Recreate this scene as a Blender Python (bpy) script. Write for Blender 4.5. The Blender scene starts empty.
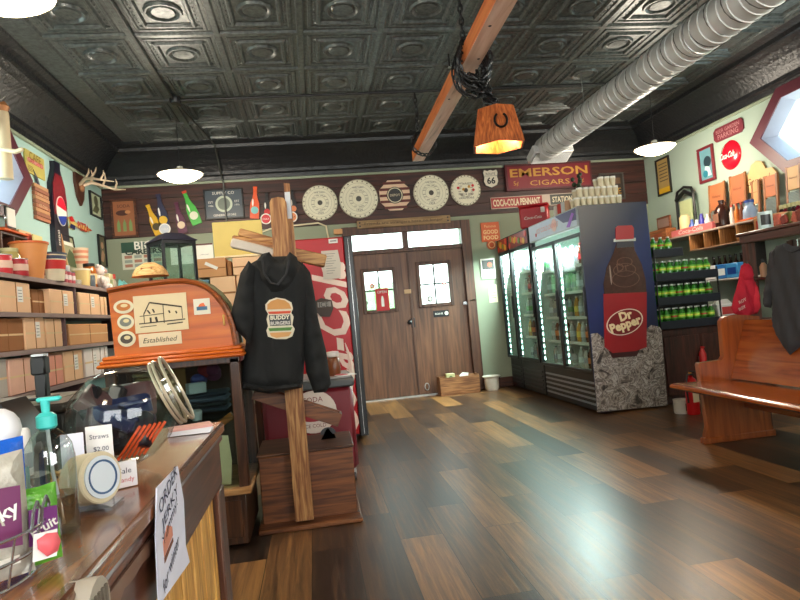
import bpy, bmesh, math, random
from math import *
from mathutils import Vector, Matrix
from mathutils.geometry import delaunay_2d_cdt
random.seed(7)
SC = bpy.context.scene
COL = SC.collection
# ------------------------------------------------------------------ camera solve (measured from vanishing points)
FOC = 601.0; EYE = 1.2
_r = radians(5.09); _psi = atan(88.5/601); _pit = atan(13.2/601)
_Hr = Vector((cos(_psi), -sin(_psi), 0)); CF = Vector((sin(_psi)*cos(_pit), cos(_psi)*cos(_pit), sin(_pit)))
_Up = Vector((-sin(_psi)*sin(_pit), -cos(_psi)*sin(_pit), cos(_pit)))
CR = cos(_r)*_Hr - sin(_r)*_Up; CU = sin(_r)*_Hr + cos(_r)*_Up
def P(px, py, x=None, y=None, z=None):
    """point where the sight line through a measured place meets a real plane of the room"""
    d = CF + CR*((px-400)/FOC) + CU*((300-py)/FOC)
    t = x/d.x if x is not None else (y/d.y if y is not None else (z-EYE)/d.z)
    return Vector((t*d.x, t*d.y, EYE+t*d.z))
# ------------------------------------------------------------------ materials
def lin(c):
    return tuple((v/255/12.92 if v/255 <= .04045 else ((v/255+.055)/1.055)**2.4) for v in c) + (1,)
_mats = {}
def nt(name):
    m = bpy.data.materials.new(name); m.use_nodes = True
    t = m.node_tree; b = t.nodes['Principled BSDF']; return m, t, b
def M(c, rough=.5, metal=0, var=.10, sc=9, bump=0, coat=0, key=None):
    k = ('m', tuple(c), rough, metal, var, sc, bump, coat)
    if k in _mats: return _mats[k]
    m, t, b = nt('paint_%02x%02x%02x' % tuple(int(v) for v in c))
    n = t.nodes.new('ShaderNodeTexNoise'); n.inputs['Scale'].default_value = sc; n.inputs['Detail'].default_value = 4
    co = t.nodes.new('ShaderNodeTexCoord'); t.links.new(co.outputs['Object'], n.inputs['Vector'])
    mx = t.nodes.new('ShaderNodeMix'); mx.data_type = 'RGBA'
    L = lin(c)
    mx.inputs[6].default_value = tuple(v*(1-var) for v in L[:3])+(1,); mx.inputs[7].default_value = tuple(min(1, v*(1+var)) for v in L[:3])+(1,)
    t.links.new(n.outputs['Fac'], mx.inputs[0]); t.links.new(mx.outputs[2], b.inputs['Base Color'])
    b.inputs['Roughness'].default_value = rough; b.inputs['Metallic'].default_value = metal
    if coat: b.inputs['Coat Weight'].default_value = coat; b.inputs['Coat Roughness'].default_value = .08
    if bump:
        bp = t.nodes.new('ShaderNodeBump'); bp.inputs['Strength'].default_value = bump; bp.inputs['Distance'].default_value = .01
        t.links.new(n.outputs['Fac'], bp.inputs['Height']); t.links.new(bp.outputs[0], b.inputs['Normal'])
    _mats[k] = m; return m
def ramp(t, stops):
    r = t.nodes.new('ShaderNodeValToRGB'); e = r.color_ramp.elements
    while len(e) > 1: e.remove(e[-1])
    e[0].position = stops[0][0]; e[0].color = lin(stops[0][1])
    for p, c in stops[1:]:
        x = e.new(p); x.color = lin(c)
    return r
def wood(c1, c2, axis='x', sc=3, rough=.4, coat=0, stretch=14, bump=.15):
    k = ('w', tuple(c1), tuple(c2), axis, sc, rough, coat, stretch)
    if k in _mats: return _mats[k]
    m, t, b = nt('wood_%02x%02x%02x_%s' % (*[int(v) for v in c1], axis))
    co = t.nodes.new('ShaderNodeTexCoord'); mp = t.nodes.new('ShaderNodeMapping'); t.links.new(co.outputs['Object'], mp.inputs[0])
    s = [stretch]*3; s['xyz'.index(axis)] = 1; mp.inputs['Scale'].default_value = [v*sc/3 for v in s]
    n = t.nodes.new('ShaderNodeTexNoise'); n.inputs['Scale'].default_value = 3; n.inputs['Detail'].default_value = 7; n.inputs['Distortion'].default_value = .6
    t.links.new(mp.outputs[0], n.inputs['Vector'])
    mid = tuple((a+b_)/2 for a, b_ in zip(c1, c2)); dk = tuple(a*.72 for a in c1)
    r = ramp(t, [(.25, dk), (.42, c1), (.55, mid), (.72, c2)]); t.links.new(n.outputs['Fac'], r.inputs[0])
    t.links.new(r.outputs[0], b.inputs['Base Color']); b.inputs['Roughness'].default_value = rough
    if coat: b.inputs['Coat Weight'].default_value = coat; b.inputs['Coat Roughness'].default_value = .12
    bp = t.nodes.new('ShaderNodeBump'); bp.inputs['Strength'].default_value = bump; bp.inputs['Distance'].default_value = .004
    t.links.new(n.outputs['Fac'], bp.inputs['Height']); t.links.new(bp.outputs[0], b.inputs['Normal'])
    _mats[k] = m; return m
def glow(c, s):
    k = ('e', tuple(c), s)
    if k in _mats: return _mats[k]
    m, t, b = nt('glow'); b.inputs['Base Color'].default_value = lin(c); b.inputs['Emission Color'].default_value = lin(c); b.inputs['Emission Strength'].default_value = s
    _mats[k] = m; return m
def glass(c=(235, 245, 242), refl=.12, tint=.0):
    """thin pane: lets light straight through and mirrors a little of it"""
    k = ('g', tuple(c), refl, tint)
    if k in _mats: return _mats[k]
    m, t, b = nt('thin_glass'); o = t.nodes['Material Output']
    tr = t.nodes.new('ShaderNodeBsdfTransparent'); gl = t.nodes.new('ShaderNodeBsdfGlossy'); gl.inputs['Roughness'].default_value = .05
    L = lin(c); tr.inputs[0].default_value = tuple(v*(1-tint) for v in L[:3])+(1,)
    n = t.nodes.new('ShaderNodeTexNoise'); n.inputs['Scale'].default_value = 3
    fr = t.nodes.new('ShaderNodeLayerWeight'); fr.inputs[0].default_value = .5
    pw = t.nodes.new('ShaderNodeMath'); pw.operation = 'POWER'; pw.inputs[1].default_value = 4; t.links.new(fr.outputs['Facing'], pw.inputs[0])
    ml = t.nodes.new('ShaderNodeMath'); ml.operation = 'MULTIPLY_ADD'; t.links.new(pw.outputs[0], ml.inputs[0]); ml.inputs[1].default_value = .5; ml.inputs[2].default_value = refl*.35
    ml.use_clamp = True
    mx = t.nodes.new('ShaderNodeMixShader'); t.links.new(ml.outputs[0], mx.inputs[0]); t.links.new(tr.outputs[0], mx.inputs[1]); t.links.new(gl.outputs[0], mx.inputs[2])
    t.links.new(mx.outputs[0], o.inputs[0]); _mats[k] = m; return m
def liquid(c, rough=.08):
    k = ('l', tuple(c))
    if k in _mats: return _mats[k]
    m, t, b = nt('liquid'); b.inputs['Base Color'].default_value = lin(c); b.inputs['Roughness'].default_value = rough; b.inputs['Transmission Weight'].default_value = .35
    b.inputs['Coat Weight'].default_value = .5
    _mats[k] = m; return m
# ------------------------------------------------------------------ mesh builder
_boxc = {}
def boxgeo(sx, sy, sz, b):
    k = (round(sx, 4), round(sy, 4), round(sz, 4), round(b, 4))
    if k in _boxc: return _boxc[k]
    hx, hy, hz = sx/2, sy/2, sz/2
    if b <= 0:
        v = [Vector((x, y, z)) for x in (-hx, hx) for y in (-hy, hy) for z in (-hz, hz)]
        f = [(0, 1, 3, 2), (4, 6, 7, 5), (0, 4, 5, 1), (2, 3, 7, 6), (0, 2, 6, 4), (1, 5, 7, 3)]
        _boxc[k] = (v, f); return _boxc[k]
    b = min(b, hx*.95, hy*.95, hz*.95)
    bm = bmesh.new()
    for x in (-1, 1):
        for y in (-1, 1):
            for z in (-1, 1):
                for q in range(3):
                    p = [x*hx, y*hy, z*hz]
                    for j in range(3):
                        if j != q: p[j] -= (x, y, z)[j]*b
                    bm.verts.new(p)
    bmesh.ops.convex_hull(bm, input=bm.verts)
    bmesh.ops.dissolve_limit(bm, angle_limit=.01, verts=bm.verts, edges=bm.edges)
    bm.verts.index_update()
    v = [x.co.copy() for x in bm.verts]; f = [tuple(q.index for q in g.verts) for g in bm.faces]
    bm.free(); _boxc[k] = (v, f); return _boxc[k]
_txt = {}
def textgeo(s, bold=0):
    k = (s, bold)
    if k in _txt: return _txt[k]
    cu = bpy.data.curves.new('t', 'FONT'); cu.body = s; cu.size = 1; cu.align_x = 'CENTER'; cu.align_y = 'CENTER'; cu.resolution_u = 2; cu.offset = bold
    o = bpy.data.objects.new('t', cu); me = o.to_mesh()
    v = [q.co.copy() for q in me.vertices]; f = [tuple(p.vertices) for p in me.polygons]
    o.to_mesh_clear(); bpy.data.objects.remove(o); bpy.data.curves.remove(cu)
    if v:
        x0 = min(q.x for q in v); x1 = max(q.x for q in v); z0 = min(q.y for q in v); z1 = max(q.y for q in v)
        v = [Vector((q.x-(x0+x1)/2, q.y-(z0+z1)/2, 0)) for q in v]; _txt[k] = (v, f, x1-x0, z1-z0)
    else: _txt[k] = ([], [], 1, 1)
    return _txt[k]
class MB:
    def __init__(s): s.v = []; s.f = []; s.m = []; s.mats = []
    def mi(s, m):
        if m not in s.mats: s.mats.append(m)
        return s.mats.index(m)
    def add(s, v, f, m, T=None):
        o = len(s.v); s.v += [(T @ Vector(q)) if T is not None else Vector(q) for q in v]
        i = s.mi(m); s.f += [tuple(a+o for a in g) for g in f]; s.m += [i]*len(f); return s
    def box(s, x0, x1, y0, y1, z0, z1, m, b=0, T=None):
        v, f = boxgeo(abs(x1-x0), abs(y1-y0), abs(z1-z0), b)
        c = Vector(((x0+x1)/2, (y0+y1)/2, (z0+z1)/2))
        A = Matrix.Translation(c); return s.add(v, f, m, (T @ A) if T is not None else A)
    def lathe(s, prof, m, c=(0, 0, 0), n=20, T=None, sx=1, sy=1, ax=None, a0=0, a1=None):
        A = Matrix.Translation(Vector(c))
        if ax is not None: A = A @ Vector((0, 0, 1)).rotation_difference(Vector(ax).normalized()).to_matrix().to_4x4()
        full = a1 is None; k = n if full else n+1; a1 = 2*pi if full else a1
        v = []; f = []; rows = []
        for r, z in prof:
            if r <= 1e-6 and full: rows.append([len(v)]); v.append((0, 0, z))
            else:
                rows.append(list(range(len(v), len(v)+k)))
                for i in range(k):
                    a = a0+(a1-a0)*i/n; v.append((r*cos(a)*sx, r*sin(a)*sy, z))
        for A_, B_ in zip(rows, rows[1:]):
            if len(A_) == 1 and len(B_) == 1: continue
            for i in range(n):
                j = (i+1) % k
                if len(A_) == 1: f.append((A_[0], B_[i], B_[j]))
                elif len(B_) == 1: f.append((A_[i], B_[0], A_[j]))
                else: f.append((A_[i], A_[j], B_[j], B_[i]))
        return s.add(v, f, m, (T @ A) if T is not None else A)
    def cyl(s, p0, p1, r, m, r2=None, n=14, T=None):
        p0 = Vector(p0); p1 = Vector(p1); h = (p1-p0).length; r2 = r if r2 is None else r2
        return s.lathe([(0, 0), (r, 0), (r2, h), (0, h)], m, p0, n, T, ax=p1-p0)
    def sph(s, c, r, m, sx=1, sy=1, sz=1, n=14, T=None):
        return s.lathe([(r*sin(pi*i/8), -r*sz*cos(pi*i/8)) for i in range(9)], m, c, n, T, sx, sy)
    def tube(s, pts, r, m, n=8, T=None, cap=True):
        pts = [Vector(p) for p in pts]; v = []; f = []; prev = None
        for i, p in enumerate(pts):
            d = (pts[min(i+1, len(pts)-1)]-pts[max(i-1, 0)]).normalized()
            if prev is None: u = d.orthogonal().normalized()
            else:
                u = (prev-d*prev.dot(d)); u = u.normalized() if u.length > 1e-6 else d.orthogonal().normalized()
            prev = u; w = d.cross(u); rr = r[i] if isinstance(r, (list, tuple)) else r
            for k in range(n): v.append(p+(u*cos(2*pi*k/n)+w*sin(2*pi*k/n))*rr)
        for i in range(len(pts)-1):
            for k in range(n):
                a = i*n+k; b = i*n+(k+1) % n; f.append((a, b, b+n, a+n))
        if cap: f.append(tuple(range(n))[::-1]); f.append(tuple((len(pts)-1)*n+k for k in range(n)))
        return s.add(v, f, m, T)
    def prism(s, out, y0, y1, m, T=None):
        """outline in the local xz plane pulled along y"""
        n = len(out); v = [(x, y0, z) for x, z in out]+[(x, y1, z) for x, z in out]
        f = [tuple(range(n)), tuple(range(2*n-1, n-1, -1))]+[(i, i+n, (i+1) % n+n, (i+1) % n) for i in range(n)]
        return s.add(v, f, m, T)
    def disc(s, x, z, rx, y0, y1, m, rz=None, n=28, T=None):
        rz = rx if rz is None else rz
        return s.prism([(x+rx*cos(2*pi*i/n), z+rz*sin(2*pi*i/n)) for i in range(n)], y0, y1, m, T)
    def ring(s, x, z, r0, r1, y0, y1, m, n=28, k=1, T=None):
        v = []; f = []
        for i in range(n):
            a = 2*pi*i/n
            for r, y in ((r0, y0), (r1, y0), (r1, y1), (r0, y1)): v.append((x+r*cos(a), y, z+k*r*sin(a)))
        for i in range(n):
            for q in range(4):
                a = i*4; b = ((i+1) % n)*4; f.append((a+q, b+q, b+(q+1) % 4, a+(q+1) % 4))
        return s.add(v, f, m, T)
    def text(s, t, x, z, y, m, w=None, h=None, rot=0, bold=.0, T=None, shear=0):
        """flat lettering on a face that looks along -y"""
        v, f, W, Hh = textgeo(t, bold)
        if not v: return s
        if w is None: kz = h/Hh; kx = kz
        elif h is None: kx = w/W; kz = kx
        else: kx = w/W; kz = h/Hh
        c, q = cos(rot), sin(rot); o = []
        for p in v:
            a = p.x*kx+shear*p.y*kz; b = p.y*kz; o.append((x+a*c-b*q, y, z+a*q+b*c))
        return s.add(o, f, m, T)
    def build(s, name, parent=None, loc=(0, 0, 0), rot=(0, 0, 0), smooth=True):
        me = bpy.data.meshes.new(name); me.from_pydata([tuple(v) for v in s.v], [], s.f); me.validate()
        for m in s.mats: me.materials.append(m)
        if len(me.polygons) == len(s.m): me.polygons.foreach_set('material_index', s.m)
        bm = bmesh.new(); bm.from_mesh(me); bmesh.ops.recalc_face_normals(bm, faces=bm.faces); bm.to_mesh(me); bm.free()
        if smooth:
            me.shade_smooth(); me.set_sharp_from_angle(angle=radians(38))
        o = bpy.data.objects.new(name, me); COL.objects.link(o); o.location = loc; o.rotation_euler = rot
        if parent: o.parent = parent
        return o
def tag(o, label=None, cat=None, group=None, kind=None):
    if label: o['label'] = label
    if cat: o['category'] = cat
    if group: o['group'] = group
    if kind: o['kind'] = kind
    return o
def thing(name, label, cat, loc=(0, 0, 0), rot=(0, 0, 0), group=None):
    o = bpy.data.objects.new(name, None); COL.objects.link(o); o.location = loc; o.rotation_euler = rot; o.empty_display_size = .05
    return tag(o, label, cat, group)
def copy_tree(o, loc, label, rotz=None, group=None, scale=None):
    c = o.copy(); COL.objects.link(c); c.location = loc; c['label'] = label
    if group: c['group'] = group
    if rotz is not None: c.rotation_euler.z = rotz
    if scale: c.scale = scale
    for ch in [x for x in o.children]:
        d = ch.copy(); COL.objects.link(d); d.parent = c
        for g in [x for x in ch.children]:
            e = g.copy(); COL.objects.link(e); e.parent = d
    return c
ORD = 'first second third fourth fifth sixth seventh eighth ninth tenth eleventh twelfth'.split()
def struct(name, mb, smooth=False): return tag(mb.build(name, smooth=smooth), kind='structure')
WALLROT = {'b': 0, 'l': pi/2, 'r': -pi/2}
WP = {'b': 8.5, 'l': -2.65, 'r': 5.2}
def on(w, px, py, off=0):
    if w == 'b': return P(px, py, y=8.5-off)
    if w == 'l': return P(px, py, x=-2.65+off)
    return P(px, py, x=5.2-off)
def span(w, tl, br, off=0):
    a = on(w, *tl, off); b = on(w, *br, off); c = (a+b)/2
    return c, (abs(a.x-b.x) if w == 'b' else abs(a.y-b.y)), abs(a.z-b.z)
def flatsign(name, label, cat, w, tl, br, draw, depth=.015, tilt=0, off=.003, group=None):
    c, W, Hh = span(w, tl, br, off); mb = MB(); draw(mb, W, Hh, -depth)
    return tag(mb.build(name, loc=c, rot=(0, tilt, WALLROT[w])), label, cat, group)
def framed(name, label, cat, w, tl, br, fm, pic, fw=.03, depth=.03, tilt=0, off=.003, glz=False):
    c, W, Hh = span(w, tl, br, off); t = thing(name, label, cat, c, (0, tilt, WALLROT[w]))
    f = MB()
    for a in ((-W/2, W/2, -depth, 0, Hh/2-fw, Hh/2), (-W/2, W/2, -depth, 0, -Hh/2, -Hh/2+fw), (-W/2, -W/2+fw, -depth, 0, -Hh/2+fw, Hh/2-fw), (W/2-fw, W/2, -depth, 0, -Hh/2+fw, Hh/2-fw)): f.box(*a, fm, .004)
    f.build('frame', t); p = MB(); pic(p, W-2*fw, Hh-2*fw, -.012); p.build('picture', t); return t
def inflate(out, step, th, m, mb, wr=None, y=0, back=.5, edge=.06, T=None):
    """a soft cloth volume: outline (local x,z) swelling towards -y in front and +y behind"""
    n = len(out); pts = [Vector(p) for p in out]
    dense = []
    for i in range(n):
        a, b = pts[i], pts[(i+1) % n]; k = max(1, int((b-a).length/step))
        for j in range(k): dense.append(a+(b-a)*j/k)
    N = len(dense); E = [(i, (i+1) % N) for i in range(N)]
    def inside(p):
        r = False
        for i in range(N):
            a, b = dense[i], dense[(i+1) % N]
            if (a.y > p.y) != (b.y > p.y) and p.x < (b.x-a.x)*(p.y-a.y)/(b.y-a.y)+a.x: r = not r
        return r
    def dist(p): return min(_sd(p, dense[i], dense[(i+1) % N]) for i in range(N))
    def _sd(p, a, b):
        ab = b-a; t = max(0, min(1, (p-a).dot(ab)/max(ab.length_squared, 1e-9))); return (p-(a+ab*t)).length
    x0 = min(p.x for p in pts); x1 = max(p.x for p in pts); z0 = min(p.y for p in pts); z1 = max(p.y for p in pts)
    G = list(dense); gx = x0
    i = 0
    while x0+i*step < x1:
        j = 0
        while z0+j*step < z1:
            q = Vector((x0+i*step+(step/2 if j % 2 else 0), z0+j*step))
            if inside(q) and dist(q) > step*.55: G.append(q)
            j += 1
        i += 1
    V, _, Fc, _, _, _ = delaunay_2d_cdt(G, E, [tuple(range(N))], 1, 1e-5)
    V = [Vector(v) for v in V]; D = [dist(v) for v in V]
    k = len(V); fv = []; bv = []
    for v, d in zip(V, D):
        h = th*min(1, sqrt(max(d, 0)/edge)); w = wr(v.x, v.y)*min(1, d/(edge*.5)) if wr else 0
        fv.append((v.x, y-h+w, v.y)); bv.append((v.x, y+h*back+.001, v.y))
    f = [tuple(t) for t in Fc]+[tuple(reversed([a+k for a in t])) for t in Fc]
    # bridge the rim
    cnt = {}
    for t in Fc:
        for a, b in zip(t, list(t[1:])+[t[0]]):
            e = (min(a, b), max(a, b)); cnt[e] = cnt.get(e, 0)+1
    f += [(a, b, b+k, a+k) for (a, b), c in cnt.items() if c == 1]
    mb.add(fv+bv, f, m, T); return mb
# common paints
WHITE = M((235, 232, 222), .5); BLACK = M((18, 18, 20), .4); CREAM = M((226, 214, 182), .55); RED = M((196, 24, 34), .4)
CREAMP = M((218, 205, 172), .6); STEEL = M((170, 172, 172), .3, .9); DKRED = M((120, 20, 28), .5); ORANGE = M((226, 98, 30), .5)
GREEN = M((54, 150, 44), .4); YEL = M((226, 190, 60), .5); NAVY = M((24, 34, 84), .4); BLUE = M((40, 90, 180), .45); PINK = M((232, 160, 140), .6)
GOLD = M((200, 150, 60), .4); CARD = M((205, 152, 105), .8, 0, .08); CARDL = M((236, 194, 154), .8, 0, .06); CARDD = M((150, 98, 56), .8, 0, .1)
CHROME = M((200, 200, 200), .15, 1); GREY = M((110, 112, 112), .5); DKGREY = M((52, 53, 56), .5); TEAL = M((60, 190, 185), .35); PAPER = M((238, 236, 232), .8, 0, .04)
DWOOD = wood((62, 34, 24), (104, 60, 40), 'x'); DWOODZ = wood((62, 34, 24), (104, 60, 40), 'z')
OAKX = wood((150, 84, 30), (206, 128, 56), 'x', 3, .3, .6)
# ------------------------------------------------------------------ room shell
Y0 = -2.6
TL = Matrix.Translation((-2.65, 0, 0)) @ Matrix.Rotation(pi/2, 4, 'Z')
TR = Matrix.Translation((5.2, 0, 0)) @ Matrix.Rotation(-pi/2, 4, 'Z')
TB = Matrix.Translation((0, 8.5, 0))
def floor_mat():
    m, t, b = nt('worn_wood_planks')
    co = t.nodes.new('ShaderNodeTexCoord'); sp = t.nodes.new('ShaderNodeSeparateXYZ'); t.links.new(co.outputs['Object'], sp.inputs[0])
    cb = t.nodes.new('ShaderNodeCombineXYZ'); t.links.new(sp.outputs['Y'], cb.inputs['X'])
    ad = t.nodes.new('ShaderNodeMath'); ad.operation = 'ADD'; ad.inputs[1].default_value = .106; t.links.new(sp.outputs['X'], ad.inputs[0]); t.links.new(ad.outputs[0], cb.inputs['Y'])
    def brick(c1, c2, mo):
        br = t.nodes.new('ShaderNodeTexBrick'); t.links.new(cb.outputs[0], br.inputs['Vector']); br.offset = .37
        br.inputs['Color1'].default_value = c1; br.inputs['Color2'].default_value = c2; br.inputs['Mortar'].default_value = mo
        br.inputs['Scale'].default_value = 1; br.inputs['Mortar Size'].default_value = .0022; br.inputs['Mortar Smooth'].default_value = .2
        br.inputs['Brick Width'].default_value = 1.22; br.inputs['Row Height'].default_value = .232; return br
    br = brick((0, 0, 0, 1), (1, 1, 1, 1), (.5, .5, .5, 1))
    # grain, shifted plank by plank
    mp = t.nodes.new('ShaderNodeMapping'); mp.inputs['Scale'].default_value = (17, .8, 1)
    va = t.nodes.new('ShaderNodeVectorMath'); va.operation = 'MULTIPLY_ADD'; t.links.new(br.outputs['Color'], va.inputs[0]); va.inputs[1].default_value = (7, 13, 0); t.links.new(co.outputs['Object'], va.inputs[2])
    t.links.new(va.outputs[0], mp.inputs[0])
    n = t.nodes.new('ShaderNodeTexNoise'); n.inputs['Scale'].default_value = 2.2; n.inputs['Detail'].default_value = 9; n.inputs['Roughness'].default_value = .68; n.inputs['Distortion'].default_value = .5
    t.links.new(mp.outputs[0], n.inputs['Vector'])
    n2 = t.nodes.new('ShaderNodeTexNoise'); n2.inputs['Scale'].default_value = 1.3; n2.inputs['Detail'].default_value = 4
    mp2 = t.nodes.new('ShaderNodeMapping'); mp2.inputs['Scale'].default_value = (5, .6, 1); t.links.new(va.outputs[0], mp2.inputs[0]); t.links.new(mp2.outputs[0], n2.inputs['Vector'])
    m1 = t.nodes.new('ShaderNodeMath'); m1.operation = 'MULTIPLY'; m1.inputs[1].default_value = .60; t.links.new(n.outputs['Fac'], m1.inputs[0])
    m2 = t.nodes.new('ShaderNodeMath'); m2.operation = 'MULTIPLY_ADD'; m2.inputs[1].default_value = .26; t.links.new(n2.outputs['Fac'], m2.inputs[0]); t.links.new(m1.outputs[0], m2.inputs[2])
    sb = t.nodes.new('ShaderNodeSeparateColor'); t.links.new(br.outputs['Color'], sb.inputs[0])
    m3 = t.nodes.new('ShaderNodeMath'); m3.operation = 'MULTIPLY_ADD'; m3.inputs[1].default_value = .30; t.links.new(sb.outputs[0], m3.inputs[0]); t.links.new(m2.outputs[0], m3.inputs[2])
    r = ramp(t, [(.40, (34, 24, 19)), (.50, (60, 42, 31)), (.58, (84, 58, 38)), (.67, (118, 82, 50)), (.79, (160, 114, 68))]); t.links.new(m3.outputs[0], r.inputs[0])
    mx = t.nodes.new('ShaderNodeMix'); mx.data_type = 'RGBA'; t.links.new(br.outputs['Fac'], mx.inputs[0]); t.links.new(r.outputs[0], mx.inputs[6]); mx.inputs[7].default_value = lin((20, 12, 9))
    t.links.new(mx.outputs[2], b.inputs['Base Color'])
    rr = t.nodes.new('ShaderNodeMapRange'); rr.inputs[3].default_value = .24; rr.inputs[4].default_value = .42; t.links.new(n.outputs['Fac'], rr.inputs[0]); t.links.new(rr.outputs[0], b.inputs['Roughness'])
    bp = t.nodes.new('ShaderNodeBump'); bp.inputs['Strength'].default_value = .25; bp.inputs['Distance'].default_value = .003
    sub = t.nodes.new('ShaderNodeMath'); sub.operation = 'SUBTRACT'; t.links.new(n.outputs['Fac'], sub.inputs[0]); t.links.new(br.outputs['Fac'], sub.inputs[1]); t.links.new(sub.outputs[0], bp.inputs['Height'])
    t.links.new(bp.outputs[0], b.inputs['Normal']); return m
struct('floor', MB().box(-2.9, 5.35, Y0, 8.6, -.06, 0, floor_mat()))
LWALL = M((172, 205, 200), .75, 0, .05, 3); RWALL = M((168, 186, 172), .75, 0, .06, 3); BWALL = M((142, 150, 128), .75, 0, .06, 3)
MAROON = M((92, 36, 50), .45); MOLD = M((150, 162, 140), .5)
def hexo(yv, zc, hh, L): return [(yv, zc), (yv-hh, zc+hh), (yv-L+hh, zc+hh), (yv-L, zc), (yv-L+hh, zc-hh), (yv-hh, zc-hh)]
def sidewall(name, yv, zc, hh, L, T, sg, mat, n):
    h = hexo(yv, zc, hh, L); q = lambda pts: [(sg*a, b) for a, b in pts]
    mb = MB()
    mb.prism(q([(8.62, zc), (8.62, 3.75), (Y0, 3.75), (Y0, zc), h[3], h[2], h[1], h[0]]), 0, .12, mat, T)
    mb.prism(q([(8.62, zc), h[0], h[5], h[4], h[3], (Y0, zc), (Y0, 0), (8.62, 0)]), 0, .12, mat, T)
    struct(name, mb)
    # the pointed hexagonal window: painted casing, deep reveal, pane
    fr = MB(); o = hexo(yv+.10, zc, hh+.07, L+.2); i = hexo(yv-.07, zc, hh-.048, L-.14)
    for k in range(6):
        a, b, c, d = o[k], o[(k+1) % 6], i[(k+1) % 6], i[k]
        fr.prism(q([a, b, c, d]), -.055, -.004, MAROON, T)
    wroot = fr.build('window_%d' % n, smooth=False); tag(wroot, kind='structure')
    rv = MB(); i2 = hexo(yv-.15, zc, hh-.095, L-.30)
    for k in range(6):
        aa, bb_, cc_, dd = [(sg*p_[0], y_, p_[1]) for p_, y_ in ((i[k], -.04), (i[(k+1) % 6], -.04), (i2[(k+1) % 6], .10), (i2[k], .10))]
        ee, ff = (dd[0], .13, dd[2]), (cc_[0], .13, cc_[2])
        rv.add([aa, bb_, cc_, dd, ee, ff], [(0, 1, 2, 3), (3, 2, 5, 4)], M((168, 170, 186), .35), T)
    a, b = i2[0], i2[3]
    rv.build('reveal', wroot, smooth=False)
    s = MB()
    for yy in (yv-.62, yv-L+.62): s.prism(q([(yy-.015, zc-hh+.14), (yy+.015, zc-hh+.14), (yy+.015, zc+hh-.14), (yy-.015, zc+hh-.14)]), .10, .12, M((190, 196, 205), .4), T)
    s.build('muntin', wroot, smooth=False)
    MB().prism(q(i2), .108, .112, glass(), T).build('pane', wroot, smooth=False)
sidewall('wall_left', 6.22, 2.81, .38, 1.8, TL, 1, LWALL, 1)
sidewall('wall_right', 6.13, 2.80, .39, 1.9, TR, -1, RWALL, 2)
fw_ = MB()
for a in ((-2.9, 5.32, 0, .9), (-2.9, 5.32, 2.7, 3.75), (-2.9, -1.9, .9, 2.7), (.6, 1.4, .9, 2.7), (4.4, 5.32, .9, 2.7)): fw_.box(a[0], a[1], Y0-.12, Y0, a[2], a[3], BWALL)
struct('wall_front', fw_)  # unseen wall; its openings are added to let fill light in
bw = MB()
for a in ((-2.9, .60, 0, 3.75), (2.22, 5.32, 0, 3.75), (.60, 2.22, 2.47, 3.75)): bw.box(a[0], a[1], 8.5, 8.62, a[2], a[3], BWALL)
struct('wall_back', bw)
# dark boarding across the top of the back wall
bb = MB(); BO = wood((46, 22, 18), (82, 42, 32), 'x', 2, .5)
for k in range(4):
    z = 2.53+k*.17; bb.box(-2.648, 5.195, 8.478, 8.498, z, z+.166, BO, .003)
struct('trim_1', bb)
struct('trim_2', MB().box(-2.648, 5.195, 8.462, 8.498, 3.205, 3.238, MOLD, .006))
struct('trim_3', MB().box(-2.648, -2.615, Y0, 8.49, 3.205, 3.238, MOLD, .006))
struct('trim_4', MB().box(5.165, 5.198, Y0, 8.49, 3.205, 3.238, MOLD, .006))
struct('baseboard_back', MB().box(2.37, 5.19, 8.475, 8.499, .001, .14, DWOOD, .004).box(-2.648, .5, 8.475, 8.499, .001, .14, DWOOD, .004))
# cove
CV = M((24, 27, 31), .38, 0, .3, 22, .9)
prof = [(0, 3.24), (.035, 3.24), (.045, 3.29), (.07, 3.31), (.075, 3.35), (.12, 3.42), (.18, 3.49), (.25, 3.55), (.32, 3.595), (.35, 3.60), (.36, 3.64), (.40, 3.65), (.45, 3.672), (.45, 3.71), (0, 3.71)]
cv = MB()
def cove(mb, T, L0, L1):
    v = [(L0, -d, z) for d, z in prof]+[(L1, -d, z) for d, z in prof]; n = len(prof)
    mb.add(v, [(i, (i+1) % n, (i+1) % n+n, i+n) for i in range(n)], CV, T)
cove(cv, TL, Y0, 8.5); cove(cv, TR, -8.5, -Y0); cove(cv, TB, -2.65, 5.2)
struct('trim_5', cv)
# pressed tin ceiling
def tin_mat():
    m, t, b = nt('pressed_tin'); b.inputs['Base Color'].default_value = lin((84, 90, 88)); b.inputs['Roughness'].default_value = .36; b.inputs['Metallic'].default_value = .25
    co = t.nodes.new('ShaderNodeTexCoord'); n = t.nodes.new('ShaderNodeTexNoise'); n.inputs['Scale'].default_value = 28; n.inputs['Detail'].default_value = 5; t.links.new(co.outputs['Object'], n.inputs['Vector'])
    r = ramp(t, [(.3, (58, 63, 62)), (.7, (100, 106, 104))]); t.links.new(n.outputs['Fac'], r.inputs[0]); t.links.new(r.outputs[0], b.inputs['Base Color'])
    bp = t.nodes.new('ShaderNodeBump'); bp.inputs['Strength'].default_value = .5; bp.inputs['Distance'].default_value = .006; t.links.new(n.outputs['Fac'], bp.inputs['Height']); t.links.new(bp.outputs[0], b.inputs['Normal'])
    return m
TIN = tin_mat(); ZC = 3.69
ce = MB(); ce.box(-2.9, 5.35, Y0, 8.62, 3.70, 3.76, TIN)
TX, TY = .695, .745
rp = [(0, -.020), (.022, -.020), (.034, 0), (.062, 0), (.07, -.010), (.092, -.010), (.10, 0), (.135, 0), (.148, -.022), (.166, -.022), (.18, .0), (.200, .0)]
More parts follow.
